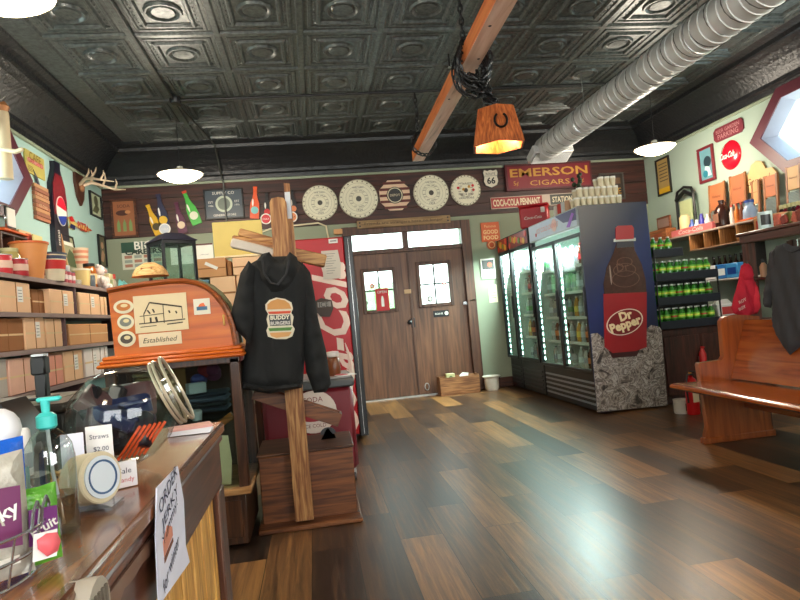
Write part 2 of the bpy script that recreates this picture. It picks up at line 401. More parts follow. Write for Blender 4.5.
for ix in range(-4, 7):
    for iy in range(-10, 4):
        x0 = .1+TX*ix; y0 = 5.16+TY*iy
        xa, xb = max(x0, -2.22), min(x0+TX, 4.77)
        if xb-xa < .3: continue
        v = []; f = []
        for d, h in rp:
            for cx, cy in ((xa+d, y0+d), (xb-d, y0+d), (xb-d, y0+TY-d), (xa+d, y0+TY-d)): v.append((cx, cy, ZC+h))
        for i in range(len(rp)-1):
            for k in range(4):
                a = i*4+k; b = i*4+(k+1) % 4; f.append((a, b, b+4, a+4))
        e = (len(rp)-1)*4; f.append((e, e+1, e+2, e+3)); ce.add(v, f, TIN)
        if xb-xa > .6:
            cx, cy = (xa+xb)/2, y0+TY/2
            ce.lathe([(.0, -.004), (.085, -.012), (.098, 0), (.112, -.004), (.125, -.02), (.138, -.02), (.15, .004)], TIN, (cx, cy, ZC-.001), 20)
            for sx in (-1, 1):
                for sy in (-1, 1): ce.lathe([(0, -.016), (.02, -.010), (.03, .003)], TIN, (cx+sx*.2, cy+sy*.22, ZC), 6)
            for k in range(9):
                for sx in (-1, 1): ce.lathe([(0, -.012), (.010, .003)], TIN, (cx+sx*.229, y0+.15+k*.0556, ZC), 5)
struct('ceiling', ce, True)
# outdoors as seen through the panes: pavement, hedge
struct('ground', MB().box(-30, 40, 8.7, 60, -.25, -.1, M((176, 172, 160), .8)))
hd = MB()
for k in range(60):
    hd.sph((-4+random.random()*6.5, 17+random.random()*2, .0+random.random()*1.5), .4+random.random()*.4, M((96, 138, 72), .8), n=8)
tag(hd.build('hedge'), 'green leafy bushes seen outside through the door panes', 'bush')
# ------------------------------------------------------------------ double door
DW = wood((92, 58, 40), (124, 84, 58), 'z', 1.6, .42); DW2 = wood((70, 42, 30), (100, 64, 45), 'z', 2, .45)
fr = MB()
fr.box(.50, .60, 8.44, 8.52, 0, 2.47, DW2, .006).box(2.22, 2.36, 8.44, 8.52, 0, 2.47, DW2, .006).box(.50, 2.36, 8.445, 8.52, 2.35, 2.47, DW2, .006)
fr.box(.60, 2.22, 8.46, 8.56, 2.07, 2.13, DW2, .005).box(1.36, 1.44, 8.46, 8.56, 2.13, 2.35, DW2, .005)
dframe = fr.build('door_3'); tag(dframe, kind='structure')
for x0, x1 in ((.60, 1.36), (1.44, 2.22)):
    MB().box(x0, x1, 8.51, 8.516, 2.13, 2.35, glass()).build('transom_pane', dframe)
MB().box(.6, 2.22, 8.44, 8.6, .0, .012, M((190, 190, 185), .3, .8)).build('threshold', dframe)
def door_leaf(n, x0, x1, wx0, wx1, wz0, wz1):
    d = MB()
    for a in ((x0, wx0, .014, 2.069), (wx1, x1, .014, 2.069), (wx0, wx1, .014, wz0), (wx0, wx1, wz1, 2.069)): d.box(a[0], a[1], 8.50, 8.545, a[2], a[3], DW)
    o = d.build('door_%d' % n); tag(o, kind='structure')
    f = MB(); w = .05
    for a in ((wx0-w, wx0, wz0-w, wz1+w), (wx1, wx1+w, wz0-w, wz1+w), (wx0, wx1, wz0-w, wz0), (wx0, wx1, wz1, wz1+w)): f.box(a[0], a[1], 8.475, 8.50, a[2], a[3], DW2, .006)
    f.build('window_frame', o); m_ = MB(); cx, cz = (wx0+wx1)/2, (wz0+wz1)/2
    m_.box(cx-.011, cx+.011, 8.505, 8.53, wz0, wz1, DKGREY).box(wx0, wx1, 8.505, 8.53, cz-.011, cz+.011, DKGREY).build('glazing_bar', o)
    MB().box(wx0, wx1, 8.518, 8.522, wz0, wz1, glass()).build('pane', o); return o
d1 = door_leaf(1, .601, 1.409, .77, 1.17, 1.28, 1.82); d2 = door_leaf(2, 1.411, 2.219, 1.57, 1.99, 1.30, 1.86)
MB().box(1.395, 1.425, 8.488, 8.4995, .02, 2.06, DW2, .003).build('astragal', d1)
g = MB().box(1.385, 1.44, 8.488, 8.50, .98, 1.12, BLACK, .004); g.lathe([(0, 0), (.03, 0), (.033, .02), (.0, .05)], BLACK, (1.36, 8.50, 1.06), 12, ax=(0, -1, 0)); g.build('door_handle', d1)
MB().box(1.32, 1.42, 8.478, 8.50, 1.47, 1.53, M((190, 150, 110), .5), .004).build('deadbolt', d1)
MB().box(2.16, 2.3, 8.46, 8.498, 1.24, 1.29, CHROME, .005).tube([(2.22, 8.46, 1.28), (2.34, 8.43, 1.3)], .012, CHROME).build('door_closer', d2)
MB().tube([(1.53+.03*cos(a), 8.49, .12+.05*sin(a)) for a in [k*pi/6 for k in range(13)]], .007, STEEL, 6).build('ring_pull', d2)
flatsign('door_notice', 'red notice with white bottle taped to the left door pane', 'sign', 'b', (375, 289), (390, 310), lambda mb, W, H, y: (mb.box(-W/2, W/2, y, 0, -H/2, H/2, M((190, 30, 34), .5)), mb.prism([(-.02, -.10), (.02, -.10), (.02, -.0), (.008, .05), (-.008, .05), (-.02, 0)], y-.002, y, WHITE), mb.text('OPEN', 0, H/2-.05, y-.002, WHITE, w=W*.7)), .004, off=.03)
def stick(nm, lb, px, py, r, c): 
    p = on('b', px, py, .015); mb = MB(); mb.disc(0, 0, r, -.002, 0, c); mb.disc(0, 0, r*.6, -.004, -.002, WHITE); tag(mb.build(nm, loc=p), lb, 'sticker')
stick('round_sticker', 'round orange sticker high on the left door pane', 372, 286, .035, ORANGE); stick('round_sticker', 'grey round sticker low on the left door pane', 366, 303, .03, GREY)
stick('shield_sticker', 'grey badge sticker low on the right door pane', 430, 299, .045, GREY); stick('round_sticker', 'red round sticker high on the right door pane', 444, 284, .03, RED)
stick('square_sticker', 'dark small sticker at the lower right of right door pane', 442, 298, .028, NAVY)
flatsign('door_plate', 'small black plate with pale lettering under the right door window', 'sign', 'b', (433, 311), (449, 316), lambda mb, W, H, y: (mb.box(-W/2, W/2, y, 0, -H/2, H/2, BLACK), mb.text('PLEASE', -.03, 0, y-.002, WHITE, w=W*.5), mb.disc(W*.35, 0, H*.3, y-.003, y, WHITE)), .006, off=.003)
# ------------------------------------------------------------------ things hung from the ceiling
co_ = MB(); CP = M((66, 68, 64), .45, .3)
co_.tube([(-1.27, Y0, 3.655), (-1.255, 6.5, 3.655)], .011, CP).tube([(-1.25, 6.6, 3.655), (-1.1, 8.0, 3.645), (-1.08, 8.10, 3.61), (-1.06, 8.40, 3.25), (-1.05, 8.425, 3.2), (-1.05, 8.425, 2.6)], .011, CP).tube([(-1.2, 6.56, 3.655), (4.22, 6.5, 3.655)], .013, BLACK)
tag(co_.build('electrical_conduit'), 'thin grey conduit pipe run across the tin ceiling', 'pipe')
tag(MB().lathe([(0, -.03), (.05, -.03), (.06, -.01), (.06, .035), (0, .035)], BLACK, (0, 0, 0), 12).build('junction_box', loc=(-1.24, 6.56, 3.65)), 'round black junction box on the ceiling conduit', 'junction box')
ENAM = M((225, 220, 205), .35)
def pendant(x, y, z, label, top=3.64):
    t = thing('pendant_lamp', label, 'lamp', (x, y, z), group='round white pendant lamps')
    MB().tube([(0, 0, .10), (0, 0, top-z)], .005, BLACK, 6).build('cord', t)
    MB().lathe([(.262, 0), (.265, .006), (.16, .035), (.05, .05), (.04, .06), (.035, .09), (0, .10)], ENAM, n=28).lathe([(.258, .003), (.15, .030), (.045, .045), (0, .045)], M((250, 244, 228), .3), n=28).build('lamp_shade', t)
    MB().lathe([(0, -.085), (.09, -.076), (.17, -.052), (.235, -.018), (.252, .004), (0, .03)], glow((255, 232, 190), 7), n=28).build('diffuser', t)
    t.scale = (.9, .9, 1)
    l = bpy.data.lights.new('pendant_light', 'POINT'); l.energy = 50; l.color = (1, .88, .72); l.shadow_soft_size = .16
    lo = bpy.data.objects.new('pendant_light', l); COL.objects.link(lo); lo.location = (0, 0, -.24); lo.parent = t
pendant(-1.28, 6.72, 2.9, 'round white pendant lamp near the back wall, left of the door', 3.5)
pendant(4.21, 6.62, 2.9, 'round white pendant lamp at the right, beyond the duct end', 3.64)
_pp = P(0, -9, z=2.9)
pendant(_pp.x, _pp.y, 2.9, 'nearest round pendant lamp, cut by the top left edge', 3.64)
pendant(-1.28, -.6, 2.9, 'added unseen pendant lamp behind the viewer on the left')  # unseen lamps added for fill light, this one and the next two
pendant(2.4, -.4, 2.9, 'added unseen pendant lamp behind the viewer in the middle')
pendant(4.21, 2.2, 2.9, 'added unseen pendant lamp above the right side, out of frame')
# timber beam
bt = thing('timber_beam', 'long square timber slung under the tin ceiling by chains', 'beam', (1.3, 3.4, 3.065))
a = atan2(-.11, 3.7); LB = wood((196, 104, 52), (226, 142, 84), 'y', 1.5, .45); LP = wood((216, 172, 148), (238, 206, 188), 'y', 1.5, .5)
Tb = Matrix.Rotation(a, 4, 'Z'); bm_ = MB(); v, f = boxgeo(.135, 6.2, .13, .006)
bm_.box(-.0675, .0675, -2.5, 3.66, -.065, .065, LB, .006, Tb)
bm_.build('timber', bt); MB().box(-.066, .066, -2.49, 3.65, -.0665, -.064, LP, 0, Tb).build('pale_underside', bt)  # paler wood tone laid over the underside only
sp_ = MB()
for x_, y_ in ((.04, -1.2), (-.02, .3), (.03, .8), (-.03, 1.6)): sp_.lathe([(0, 0), (.012, 0), (.006, -.004), (0, -.004)], BLACK, (x_, y_, -.0665), 8, Tb)
sp_.build('nail_head', bt)
def chainlinks(mb, pts, r, w, m):
    for i, (p, q) in enumerate(zip(pts, pts[1:])):
        p = Vector(p); q = Vector(q); d = q-p; c = (p+q)/2; L = d.length*.68
        u = d.normalized(); s = u.orthogonal().normalized(); s = Matrix.Rotation(i*pi/2+.3, 3, u) @ s
        mb.tube([c+u*L*cos(2*pi*k/10)+s*w*sin(2*pi*k/10) for k in range(11)], r, m, 5, cap=False)
for yy, nm in ((6.6, 1), (1.2, 1)):
    ch = MB(); xx = 1.3+.03*(yy-3.4); loop = []
    for k in range(17):
        an = 2*pi*k/16; loop.append((xx+.13*sin(an), yy+.02*sin(3*an), 3.08-.13*cos(an)+(0 if nm else .02)))
    chainlinks(ch, loop, .009, .018, BLACK); chainlinks(ch, [(xx-.05, yy, 3.2+.05*k) for k in range(10)], .008, .017, BLACK)
    tag(ch.build('hanging_chain'), ['black chain looped round the timber above the wooden lantern', 'black chain holding the far end of the timber', 'black chain holding the near end of the timber'][0 if nm == 0 else (1 if yy > 5 else 2)], 'chain')
lc = P(497, 130, y=4.3); LX, LZ = lc.x, lc.z
lt = thing('wooden_lantern', 'six-sided wooden hanging lamp with horseshoe, on a black chain bundle', 'lamp', (LX, 4.3, LZ))
ch = MB()
for k in range(7):
    an = k*.9; r0 = .07; top = Vector((1.33-LX+.07*cos(an), .07*sin(an), 3.0-LZ-.02*k)); bot = Vector((.035*cos(an+1), .035*sin(an+1), .17)); n = 12
    chainlinks(ch, [top.lerp(bot, i/n)+Vector((sin(i*2.1+k)*.014, cos(i*1.7+k)*.014, 0)) for i in range(n+1)], .007, .014, BLACK)
chainlinks(ch, [(1.28-LX, 0, 3.15-LZ+.05*k) for k in range(11)], .008, .016, BLACK)
for k in range(5):
    an = k*1.3; chainlinks(ch, [(1.33-LX+.12*sin(q*2*pi/14)+.02*sin(k*3), .05*(k-2)*.7+.02*cos(q), 3.02-LZ-.16*cos(q*2*pi/14)-.05*(k % 3)) for q in range(15)], .008, .016, BLACK)
ch.build('chain', lt)
LW = wood((150, 72, 30), (206, 118, 60), 'z', 5, .45)
def hexr(r0, z0, r1, z1, m, mb, r0b, r1b):
    A = [[(r*cos(pi/3*k+.25), r*sin(pi/3*k+.25), z) for k in range(6)] for r, z in ((r0, z0), (r1, z1), (r1b, z1), (r0b, z0))]
    v = sum(A, []); f = []
    for k in range(6):
        j = (k+1) % 6
        for q in range(4): f.append((q*6+k, q*6+j, ((q+1) % 4)*6+j, ((q+1) % 4)*6+k))
    mb.add(v, f, m)
sh = MB(); hexr(.215, -.13, .15, .15, LW, sh, .195, .13); hexr(.15, .15, .0, .165, LW, sh, .13, .0); sh.build('lamp_shade', lt)
MB().sph((0, 0, .0), .05, glow((255, 190, 100), 16), sz=1.2).build('bulb', lt)
hs = MB(); ang = -pi/2-.14
cxh = Vector((cos(ang), sin(ang), 0)); tz = Vector((-cxh.y, cxh.x, 0))
hs.tube([cxh*(.178)+tz*(.045*sin(q))+Vector((0, 0, .02-.055*cos(q)))-cxh*.018*(-cos(q)*.6) for q in [pi*(-.82+1.64*k/14) for k in range(15)]], .009, M((30, 26, 24), .4, .6), 6); hs.build('horseshoe', lt)
l = bpy.data.lights.new('lantern_light', 'POINT'); l.energy = 16; l.color = (1, .66, .36); l.shadow_soft_size = .05
lo = bpy.data.objects.new('lantern_light', l); COL.objects.link(lo); lo.location = (0, 0, -.06); lo.parent = lt
# spiral duct
DZ, DX, DR = 3.15, 3.15, .155; GALV = M((214, 216, 216), .42, .1, .05, 4)
dt = thing('spiral_duct', 'long galvanised spiral air duct running along the right side of the ceiling', 'duct', (DX, 7.2, DZ))
pf = []; y = 0
mb = MB(); n = 10.0/.105; k = 0
prof_d = [(0, 0), (DR, 0)]
while k < int(n):
    y = .02+k*.105; prof_d += [(DR, y), (DR+.006, y+.004), (DR+.006, y+.010), (DR, y+.014)]; k += 1
prof_d += [(DR, 10.0), (0, 10.0)]
Tsp = Matrix.Shear('XY', 4, (0, 0)) 
mb.lathe(prof_d, GALV, (0, 0, 0), 28, ax=(0, -1, 0)); mb.build('pipe', dt)
sm = MB(); k = 0; pts = []
while k < 53*16: pts.append((DR*1.005*cos(k*pi/8), -.02-k*.185/16, DR*1.005*sin(k*pi/8))); k += 1
sm.tube(pts, .0045, M((96, 98, 98), .4, .4), 4); sm.build('seam', dt)
el = MB(); el.tube([(0, .0, 0), (0, .05, 0), (0, .10, .0), (0, .15, .0)], [DR, DR, DR, DR], GALV, 20); el.build('elbow', dt)
rg = MB(); WH = M((222, 224, 224), .4)
Tr = Matrix.Translation((.06, .16, -.06)) @ Matrix.Rotation(-.35, 4, 'X')
rg.box(-.27, .27, -.13, .13, -.06, .05, WH, .01, Tr).box(-.24, .24, -.10, .10, -.07, -.058, M((120, 122, 122), .5), 0, Tr)
for k in range(9): rg.box(-.24, .24, -.095+k*.024, -.088+k*.024, -.076, -.06, WH, 0, Tr)
rg.build('register', dt)
for yy in (-1, -3, -5):
    hg = MB(); hg.tube([(DR*1.02*cos(q), yy, DR*1.02*sin(q)) for q in [pi*k/8 for k in range(17)]], .006, STEEL, 4).tube([(0, yy, DR), (0, yy, 3.66-DZ)], .006, STEEL, 5); hg.build('hanger', dt)
for i, (px, py) in enumerate(((449, 60), (418, 115))):
    p = P(px, py, z=3.6); tag(MB().cyl((0, 0, -.06), (0, 0, .06), .008, BLACK).lathe([(0, -.08), (.02, -.075), (.02, -.07), (0, -.06)], STEEL, n=8).build('sprinkler_head', loc=p), ['small sprinkler head on the tin ceiling beside the timber chain', 'small sprinkler head farther back near the timber'][i], 'sprinkler')
# ------------------------------------------------------------------ signs on the back wall
def fr_poster(mb, W, H, y):
    mb.box(-W/2, W/2, y, 0, -H/2, H/2, M((150, 92, 58), .6)); k = M((70, 34, 24), .6)
    mb.text('SODA', 0, H*.36, y-.001, k, w=W*.6)
    for i in range(3): mb.prism([(W*(-.28+.28*i)-.02, -H*.38), (W*(-.28+.28*i)+.02, -H*.38), (W*(-.28+.28*i)+.02, -H*.15), (W*(-.28+.28*i), -H*.02), (W*(-.28+.28*i)-.02, -H*.15)], y-.002, y, M((120, 150, 90), .6))
    mb.disc(-.02, H*.16, W*.3, y-.002, y, k, rz=H*.08); mb.disc(.05, H*.18, W*.13, y-.003, y, M((190, 130, 80), .6), rz=H*.05)
framed('framed_poster', 'brown framed soda poster at the far left of the back wall boards', 'poster', 'b', (110, 200), (139, 237), DWOOD, fr_poster, off=.025)
def bottle_sign(name, label, px, py, hpx, c, lab, tilt, cap=None, txt=''):
    c0 = on('b', px, py, .03); s = hpx/70.0; mb = MB(); m = M(c, .35)
    o = [(.16, -.5), (.17, -.2), (.155, 0), (.10, .12), (.065, .26), (.06, .42), (.07, .43), (.07, .5)]
    out = [(x*s*.85, z*s) for x, z in o]+[(-x*s*.85, z*s) for x, z in reversed(o)]
    mb.prism(out, -.03, 0, m)
    mb.prism([(-.06*s, .43*s), (.06*s, .43*s), (.065*s, .5*s), (-.065*s, .5*s)], -.036, -.03, M(cap or c, .35))
    mb.disc(0, -.24*s, .115*s, -.036, -.03, M(lab, .5))
    if txt: mb.text(txt, 0, -.24*s, -.037, BLACK, w=.15*s, rot=.1)
    mb.disc(-.06*s, .0, .012, -.034, -.03, WHITE, rz=.12*s)
    return tag(mb.build(name, loc=c0, rot=(0, tilt, 0)), label, 'sign')
bottle_sign('bottle_sign', 'yellow bottle-shaped sign leaning left on the dark boards', 154, 220, 30, (214, 168, 40), (70, 60, 30), -.30)
bottle_sign('bottle_sign', 'dark blue bottle sign with yellow disc above the glass lantern case', 162, 212, 34, (38, 40, 70), (226, 180, 50), -.12)
bottle_sign('bottle_sign', 'purple bottle sign with cream disc left of the green bottle sign', 180, 218, 30, (84, 26, 60), (222, 200, 170), -.15)
bottle_sign('bottle_sign', 'bright green bottle-shaped sign leaning left on the boards', 191, 208, 34, (64, 170, 60), (220, 220, 200), -.30, (200, 60, 40))
bottle_sign('bottle_sign', 'orange bottle-shaped sign leaning right on the boards', 255, 203, 31, (222, 84, 30), (120, 190, 190), .10, None)
bottle_sign('bottle_sign', 'small black bottle sign with red disc, left of the log post', 267, 206, 25, (24, 20, 22), (200, 40, 40), .05)
bottle_sign('bottle_sign', 'small black bottle sign with orange disc, right of the log post', 293, 203, 25, (24, 20, 22), (220, 130, 80), -.02)
for px, py, c, n in ((165, 229, (200, 205, 215), 'pale blue and white round tin sign under the dark blue bottle sign'), (266, 219, (200, 40, 50), 'small red round tin sign under the black bottle sign'), (292, 217, (224, 140, 90), 'small orange round tin sign by the log post')):
    tag(MB().disc(0, 0, .075, -.012, 0, M(c, .4)).ring(0, 0, .06, .075, -.014, -.012, WHITE).text('COLA', 0, 0, -.013, BLACK if c[0] > 210 else WHITE, w=.09).build('round_sign', loc=on('b', px, py, .065)), n, 'sign')
def slate(mb, W, H, y):
    mb.box(-W/2, W/2, y, 0, -H/2, H/2, M((62, 74, 84), .35)); mb.disc(0, 0, H*.3, y-.002, y, M((190, 200, 180), .5)); mb.disc(0, 0, H*.22, y-.003, y-.002, M((110, 120, 110), .5))
    mb.text('SUPPLY CO', 0, H*.40, y-.001, WHITE, w=W*.6); mb.text('GENERAL STORE', 0, -H*.40, y-.001, WHITE, w=W*.62)
    for s in (-1, 1): mb.text('EST', s*W*.36, .03, y-.001, WHITE, w=W*.13); mb.text('1906', s*W*.36, -.02, y-.001, WHITE, w=W*.13)
framed('framed_sign', 'black framed slate sign with a pale round seal on the boards', 'sign', 'b', (203, 190), (245, 218), BLACK, slate, .02, off=.025)
def roundsign(px, py, rpx, label, style):
    c = on('b', px, py, .03); R = rpx/70.3; mb = MB(); base = M((228, 224, 200), .55)
    if style == 'stripe':
        oc = [(R*1.02*cos(pi/8+pi/4*k), R*1.02*sin(pi/8+pi/4*k)) for k in range(8)]; mb.prism(oc, -.02, 0, M((222, 190, 160), .5))
        for k in (-2, -1, 0, 1, 2): mb.box(-R*(.94 if abs(k) < 2 else .7), R*(.94 if abs(k) < 2 else .7), -.023, -.02, k*R*.38-R*.08, k*R*.38+R*.08, M((96, 40, 34), .5))
        mb.disc(0, 0, R*.52, -.026, -.02, M((52, 52, 54), .5)); mb.ring(0, 0, R*.42, R*.47, -.028, -.026, CREAM); mb.text('DEPOT', 0, 0, -.029, CREAM, w=R*.62)
    else:
        mb.disc(0, 0, R, -.02, 0, base, n=36); g = M((168, 162, 142), .6)
        mb.ring(0, 0, R*.965, R, -.024, -.02, M((150, 144, 120), .5), 36)
        for q in ([.82, .66, .50, .34] if style != 'ads' else [.88]): mb.ring(0, 0, R*q-.004, R*q, -.022, -.02, g, 36)
        mb.disc(0, 0, R*.14, -.023, -.02, M((70, 68, 60), .5))
        for k in range(22 if style != 'ads' else 26):
            a = 2*pi*k/(22 if style != 'ads' else 26); q = .9 if style != 'ads' else .93
            T = Matrix.Rotation(-a, 4, 'Y'); mb.box(-R*.035, R*.035, -.023, -.02, R*(q-.03), R*(q+.03), M((120, 114, 96), .6), 0, T)
        for k in range(14):
            a = k*2.4; mb.box(R*.42*cos(a)-.02, R*.42*cos(a)+.02, -.023, -.02, R*.42*sin(a)-.006, R*.42*sin(a)+.006, g)
        if style == 'ads':
            for z, t_ in ((.45, 'SMITH & SONS'), (-.25, 'FEED & SEED'), (-.5, 'HARDWARE')): mb.text(t_, 0, R*z, -.023, M((60, 56, 48), .6), w=R*1.0)
            for k in range(7): mb.disc(R*(.5*cos(k*1.1)), R*(.3*sin(k*2.3)), R*.09, -.023, -.02, (RED, GOLD, g)[k % 3])
        else: mb.text('TIME TABLE', 0, R*.58, -.023, M((60, 56, 48), .6), w=R*.6); mb.text('1924', 0, -R*.58, -.023, M((60, 56, 48), .6), w=R*.3)
    return tag(mb.build('round_sign', loc=c), label, 'sign')
roundsign(320, 203, 17.5, 'cream round disc sign, leftmost of the large discs', 'a')
roundsign(358.6, 199, 19.5, 'cream round disc sign just left of the striped one', 'a')
roundsign(394.7, 195.5, 16.2, 'eight-sided sign with brown and cream stripes above the door', 'stripe')
roundsign(431, 193, 18.3, 'cream round disc sign just right of the striped one', 'a')
roundsign(465.5, 190.5, 15.8, 'cream round sign with small printed advertisements, nearest the highway shield', 'ads')
def shield(mb, W, H, y):
    o = [(-.5, .36), (-.42, .5), (-.2, .44), (0, .5), (.2, .44), (.42, .5), (.5, .36), (.44, .1), (.5, -.15), (.38, -.36), (0, -.5), (-.38, -.36), (-.5, -.15), (-.44, .1)]
    mb.prism([(x*W, z*H) for x, z in o], y, 0, M((40, 38, 36), .5)); mb.prism([(x*W*.93, z*H*.93) for x, z in o], y-.002, y, M((214, 208, 190), .5))
    mb.text('ROUTE', 0, H*.26, y-.003, BLACK, w=W*.6); mb.text('66', 0, -H*.10, y-.003, BLACK, h=H*.36, bold=.03); mb.box(-W*.42, W*.42, y-.003, y, H*.14, H*.155, BLACK)
flatsign('highway_shield', 'white highway shield sign marked Route 66', 'sign', 'b', (482, 170), (499, 188), shield, .02, off=.025)
def emerson(mb, W, H, y):
    mb.box(-W/2, W/2, y, 0, -H/2, H/2, M((84, 22, 28), .5)); mb.box(-W/2+.03, W/2-.03, y-.004, y, -H/2+.03, H/2-.03, M((126, 24, 36), .45)); g = M((206, 150, 60), .45)
    mb.text('EMERSON', 0, H*.17, y-.006, g, w=W*.90, h=H*.32, bold=.02); mb.text('CIGARS', 0, -H*.24, y-.006, g, w=W*.46, h=H*.19); mb.text('5¢', -W*.39, -H*.24, y-.006, g, h=H*.2); mb.text('5¢', W*.37, -H*.24, y-.006, g, h=H*.2)
flatsign('cigar_sign', 'wide dark red sign reading EMERSON 5¢ CIGARS in gold', 'sign', 'b', (503.5, 166), (591.5, 187), emerson, .05, off=.025)
def cokestrip(mb, W, H, y):
    mb.box(-W/2, W/2, y, 0, -H/2, H/2, M((196, 176, 160), .6)); mb.box(-W*.497, -W*.0, y-.002, y, -H*.44, H*.44, M((158, 34, 36), .5)); mb.box(W*.08, W*.497, y-.002, y, -H*.44, H*.44, M((60, 62, 56), .5))
    mb.text('COCA-COLA PENNANT', -W*.25, 0, y-.003, CREAM, w=W*.46, h=H*.62, bold=.03); mb.text('STATION STORE', W*.28, 0, y-.003, CREAM, w=W*.36, h=H*.5, bold=.02)
flatsign('strip_sign', 'long narrow red and black sign reading COCA-COLA below the cigar sign', 'sign', 'b', (490, 198), (592, 203), cokestrip, .02, off=.025)
def plank(mb, W, H, y):
    mb.box(-W/2, W/2, y, 0, -H/2, H/2, wood((128, 100, 66), (168, 138, 96), 'x', 3, .6), .004); mb.text('Friends are strangers here no longer', 0, 0, y-.001, M((40, 28, 18), .7), w=W*.84, h=H*.42)
    for s in (-1, 1): mb.disc(s*W*.47, H*.22, .012, y-.003, y, BLACK); mb.disc(s*W*.47, -H*.2, .012, y-.003, y, BLACK)
flatsign('wooden_plank_sign', 'narrow wooden plank sign with black lettering above the transom', 'sign', 'b', (356.5, 221.3), (450.5, 222.8), plank, .025, off=.065)
def goodfood(mb, W, H, y):
    mb.box(-W/2, W/2, y, 0, -H*.18, H/2, M((208, 96, 50), .5), .006); mb.disc(0, -H*.3, W*.24, y, 0, M((208, 96, 50), .5)); k = M((240, 208, 150), .5)
    mb.text('Famous', 0, H*.36, y-.002, k, w=W*.6); mb.text('GOOD', 0, H*.16, y-.002, k, w=W*.8, h=H*.15, bold=.03); mb.text('FOOD', 0, -H*.04, y-.002, k, w=W*.8, h=H*.15, bold=.03); mb.ring(0, -H*.3, W*.14, W*.18, y-.002, y, k)
flatsign('orange_sign', 'orange sign reading GOOD FOOD on the green wall', 'sign', 'b', (480, 223), (501, 250), goodfood, .02)
flatsign('small_sign', 'small white sign with black figure below the orange sign', 'sign', 'b', (480, 259), (496, 278), lambda mb, W, H, y: (mb.box(-W/2, W/2, y, 0, -H/2, H/2, WHITE), mb.box(-W*.42, W*.42, y-.002, y, -H*.05, H*.42, M((60, 60, 58), .5)), mb.disc(W*.12, H*.18, W*.16, y-.003, y, M((210, 80, 50), .5)), mb.text('NO', -W*.05, -H*.28, y-.003, BLACK, w=W*.6)), .01)
flatsign('pinned_paper', 'pale paper notice pinned beside the coolers', 'paper', 'b', (488, 285), (498, 302), lambda mb, W, H, y: (mb.box(-W/2, W/2, y, 0, -H/2, H/2, CREAM), [mb.box(-W*.38, W*.3, y-.001, y, H*(.3-.14*k), H*(.34-.14*k), GREY) for k in range(5)]), .004, off=0)
def gold_poster(mb, W, H, y):
    mb.box(-W/2, W/2, y, 0, -H/2, H/2, M((52, 44, 40), .4)); mb.text('CURE', 0, -H*.2, y-.002, GOLD, w=W*.8, h=H*.25); mb.box(-W*.4, W*.4, y-.002, y, H*.1, H*.35, M((110, 84, 60), .5))
framed('framed_poster', 'dark framed poster with gold lettering behind the white cups', 'poster', 'b', (598, 174), (625, 199), M((84, 80, 76), .4), gold_poster, .02, off=.025)
def careers(mb, W, H, y):
    mb.box(-W/2, W/2, y, 0, -H/2, H/2, M((206, 208, 190), .6)); mb.box(-W/2, -W*.12, y-.002, y, H*.12, H/2, M((34, 74, 58), .5)); mb.text('BIG', W*.02, H*.36, y-.003, WHITE, w=W*.42, bold=.02); mb.box(-W*.14, W*.35, y-.001, y, H*.24, H*.48, M((90, 110, 100), .6)); mb.text('CAREERS', W*.02, H*.13, y-.004, M((40, 60, 50), .5), w=W*.88, h=H*.2, bold=.04)
    for r in range(3):
        for c in range(4): mb.box(W*(-.44+.23*c), W*(-.26+.23*c), y-.002, y, -H*(.42-.16*r), -H*(.31-.16*r), (M((170, 120, 100), .6), M((150, 160, 150), .6))[(r+c) % 2])
flatsign('careers_banner', 'pale banner reading CAREERS on the wall behind the lantern case', 'banner', 'b', (121, 243), (165, 267), careers, .006, off=0)
flatsign('price_board', 'bright white printed board on the wall behind the cardboard boxes', 'sign', 'b', (170, 246), (214, 262), lambda mb, W, H, y: (mb.box(-W/2, W/2, y, 0, -H/2, H/2, WHITE), mb.box(-W/2, W/2, y-.005, y, H*.42, H/2, M((90, 30, 30), .5)), [mb.text('OPEN DAILY', W*(-.3+.3*k), -.02, y-.002, M((90, 100, 120), .6), w=W*.2) for k in range(3)]), .01, off=0)
c = on('b', 338, 232, .05); tag(MB().box(-.06, .06, -.05, .02, -.035, .035, CARD, .003).build('thermostat_box', loc=c), 'small tan box mounted at the upper left of the doorway', 'box')
cb = MB(); pts = [on('b', px, py, .02) for px, py in ((262, 232), (270, 229), (290, 226), (318, 223), (326, 226), (329, 240))]; cb.tube(pts, .012, CREAM, 6); tag(cb.build('wall_cable'), 'cream cable looping over the green wall behind the log post', 'cable')
# ------------------------------------------------------------------ signs on the left wall
def yposter(mb, W, H, y):
    mb.box(-W/2, W/2, y, 0, -H/2, H/2, M((190, 176, 92), .6)); mb.text('CAFE', 0, H*.3, y-.002, M((120, 90, 30), .6), w=W*.6); mb.box(-W*.42, W*.42, y-.002, y, H*.0, H*.16, M((214, 160, 150), .6)); mb.text('GARLAND', 0, H*.08, y-.003, RED, w=W*.78)
    mb.prism([(-.06, -.06), (.02, -.12), (.10, -.25), (.02, -.22), (-.03, -.13)], y-.003, y, M((60, 60, 80), .5))
    for k in range(4): mb.box(-W*.4, -W*.15, y-.002, y, -H*(.2+.07*k), -H*(.17+.07*k), M((140, 120, 60), .6))
flatsign('yellow_poster', 'faded yellow advertising poster high on the left wall beside the window', 'poster', 'l', (23, 148), (44, 181), yposter)
def slats(mb, W, H, y):
    for k in range(9): mb.box(-W/2, W/2, y-.004*(k % 2), 0, -H/2+H*k/9, -H/2+H*(k+1)/9-.004, [M((170, 110, 80), .7), M((150, 96, 76), .7), M((186, 140, 100), .7)][k % 3], .003)
    mb.text('GENERAL STORE', 0, H*.2, y-.006, M((206, 186, 150), .6), w=W*.8); mb.text('ICE COLD', 0, -H*.1, y-.006, M((206, 186, 150), .6), w=W*.6)
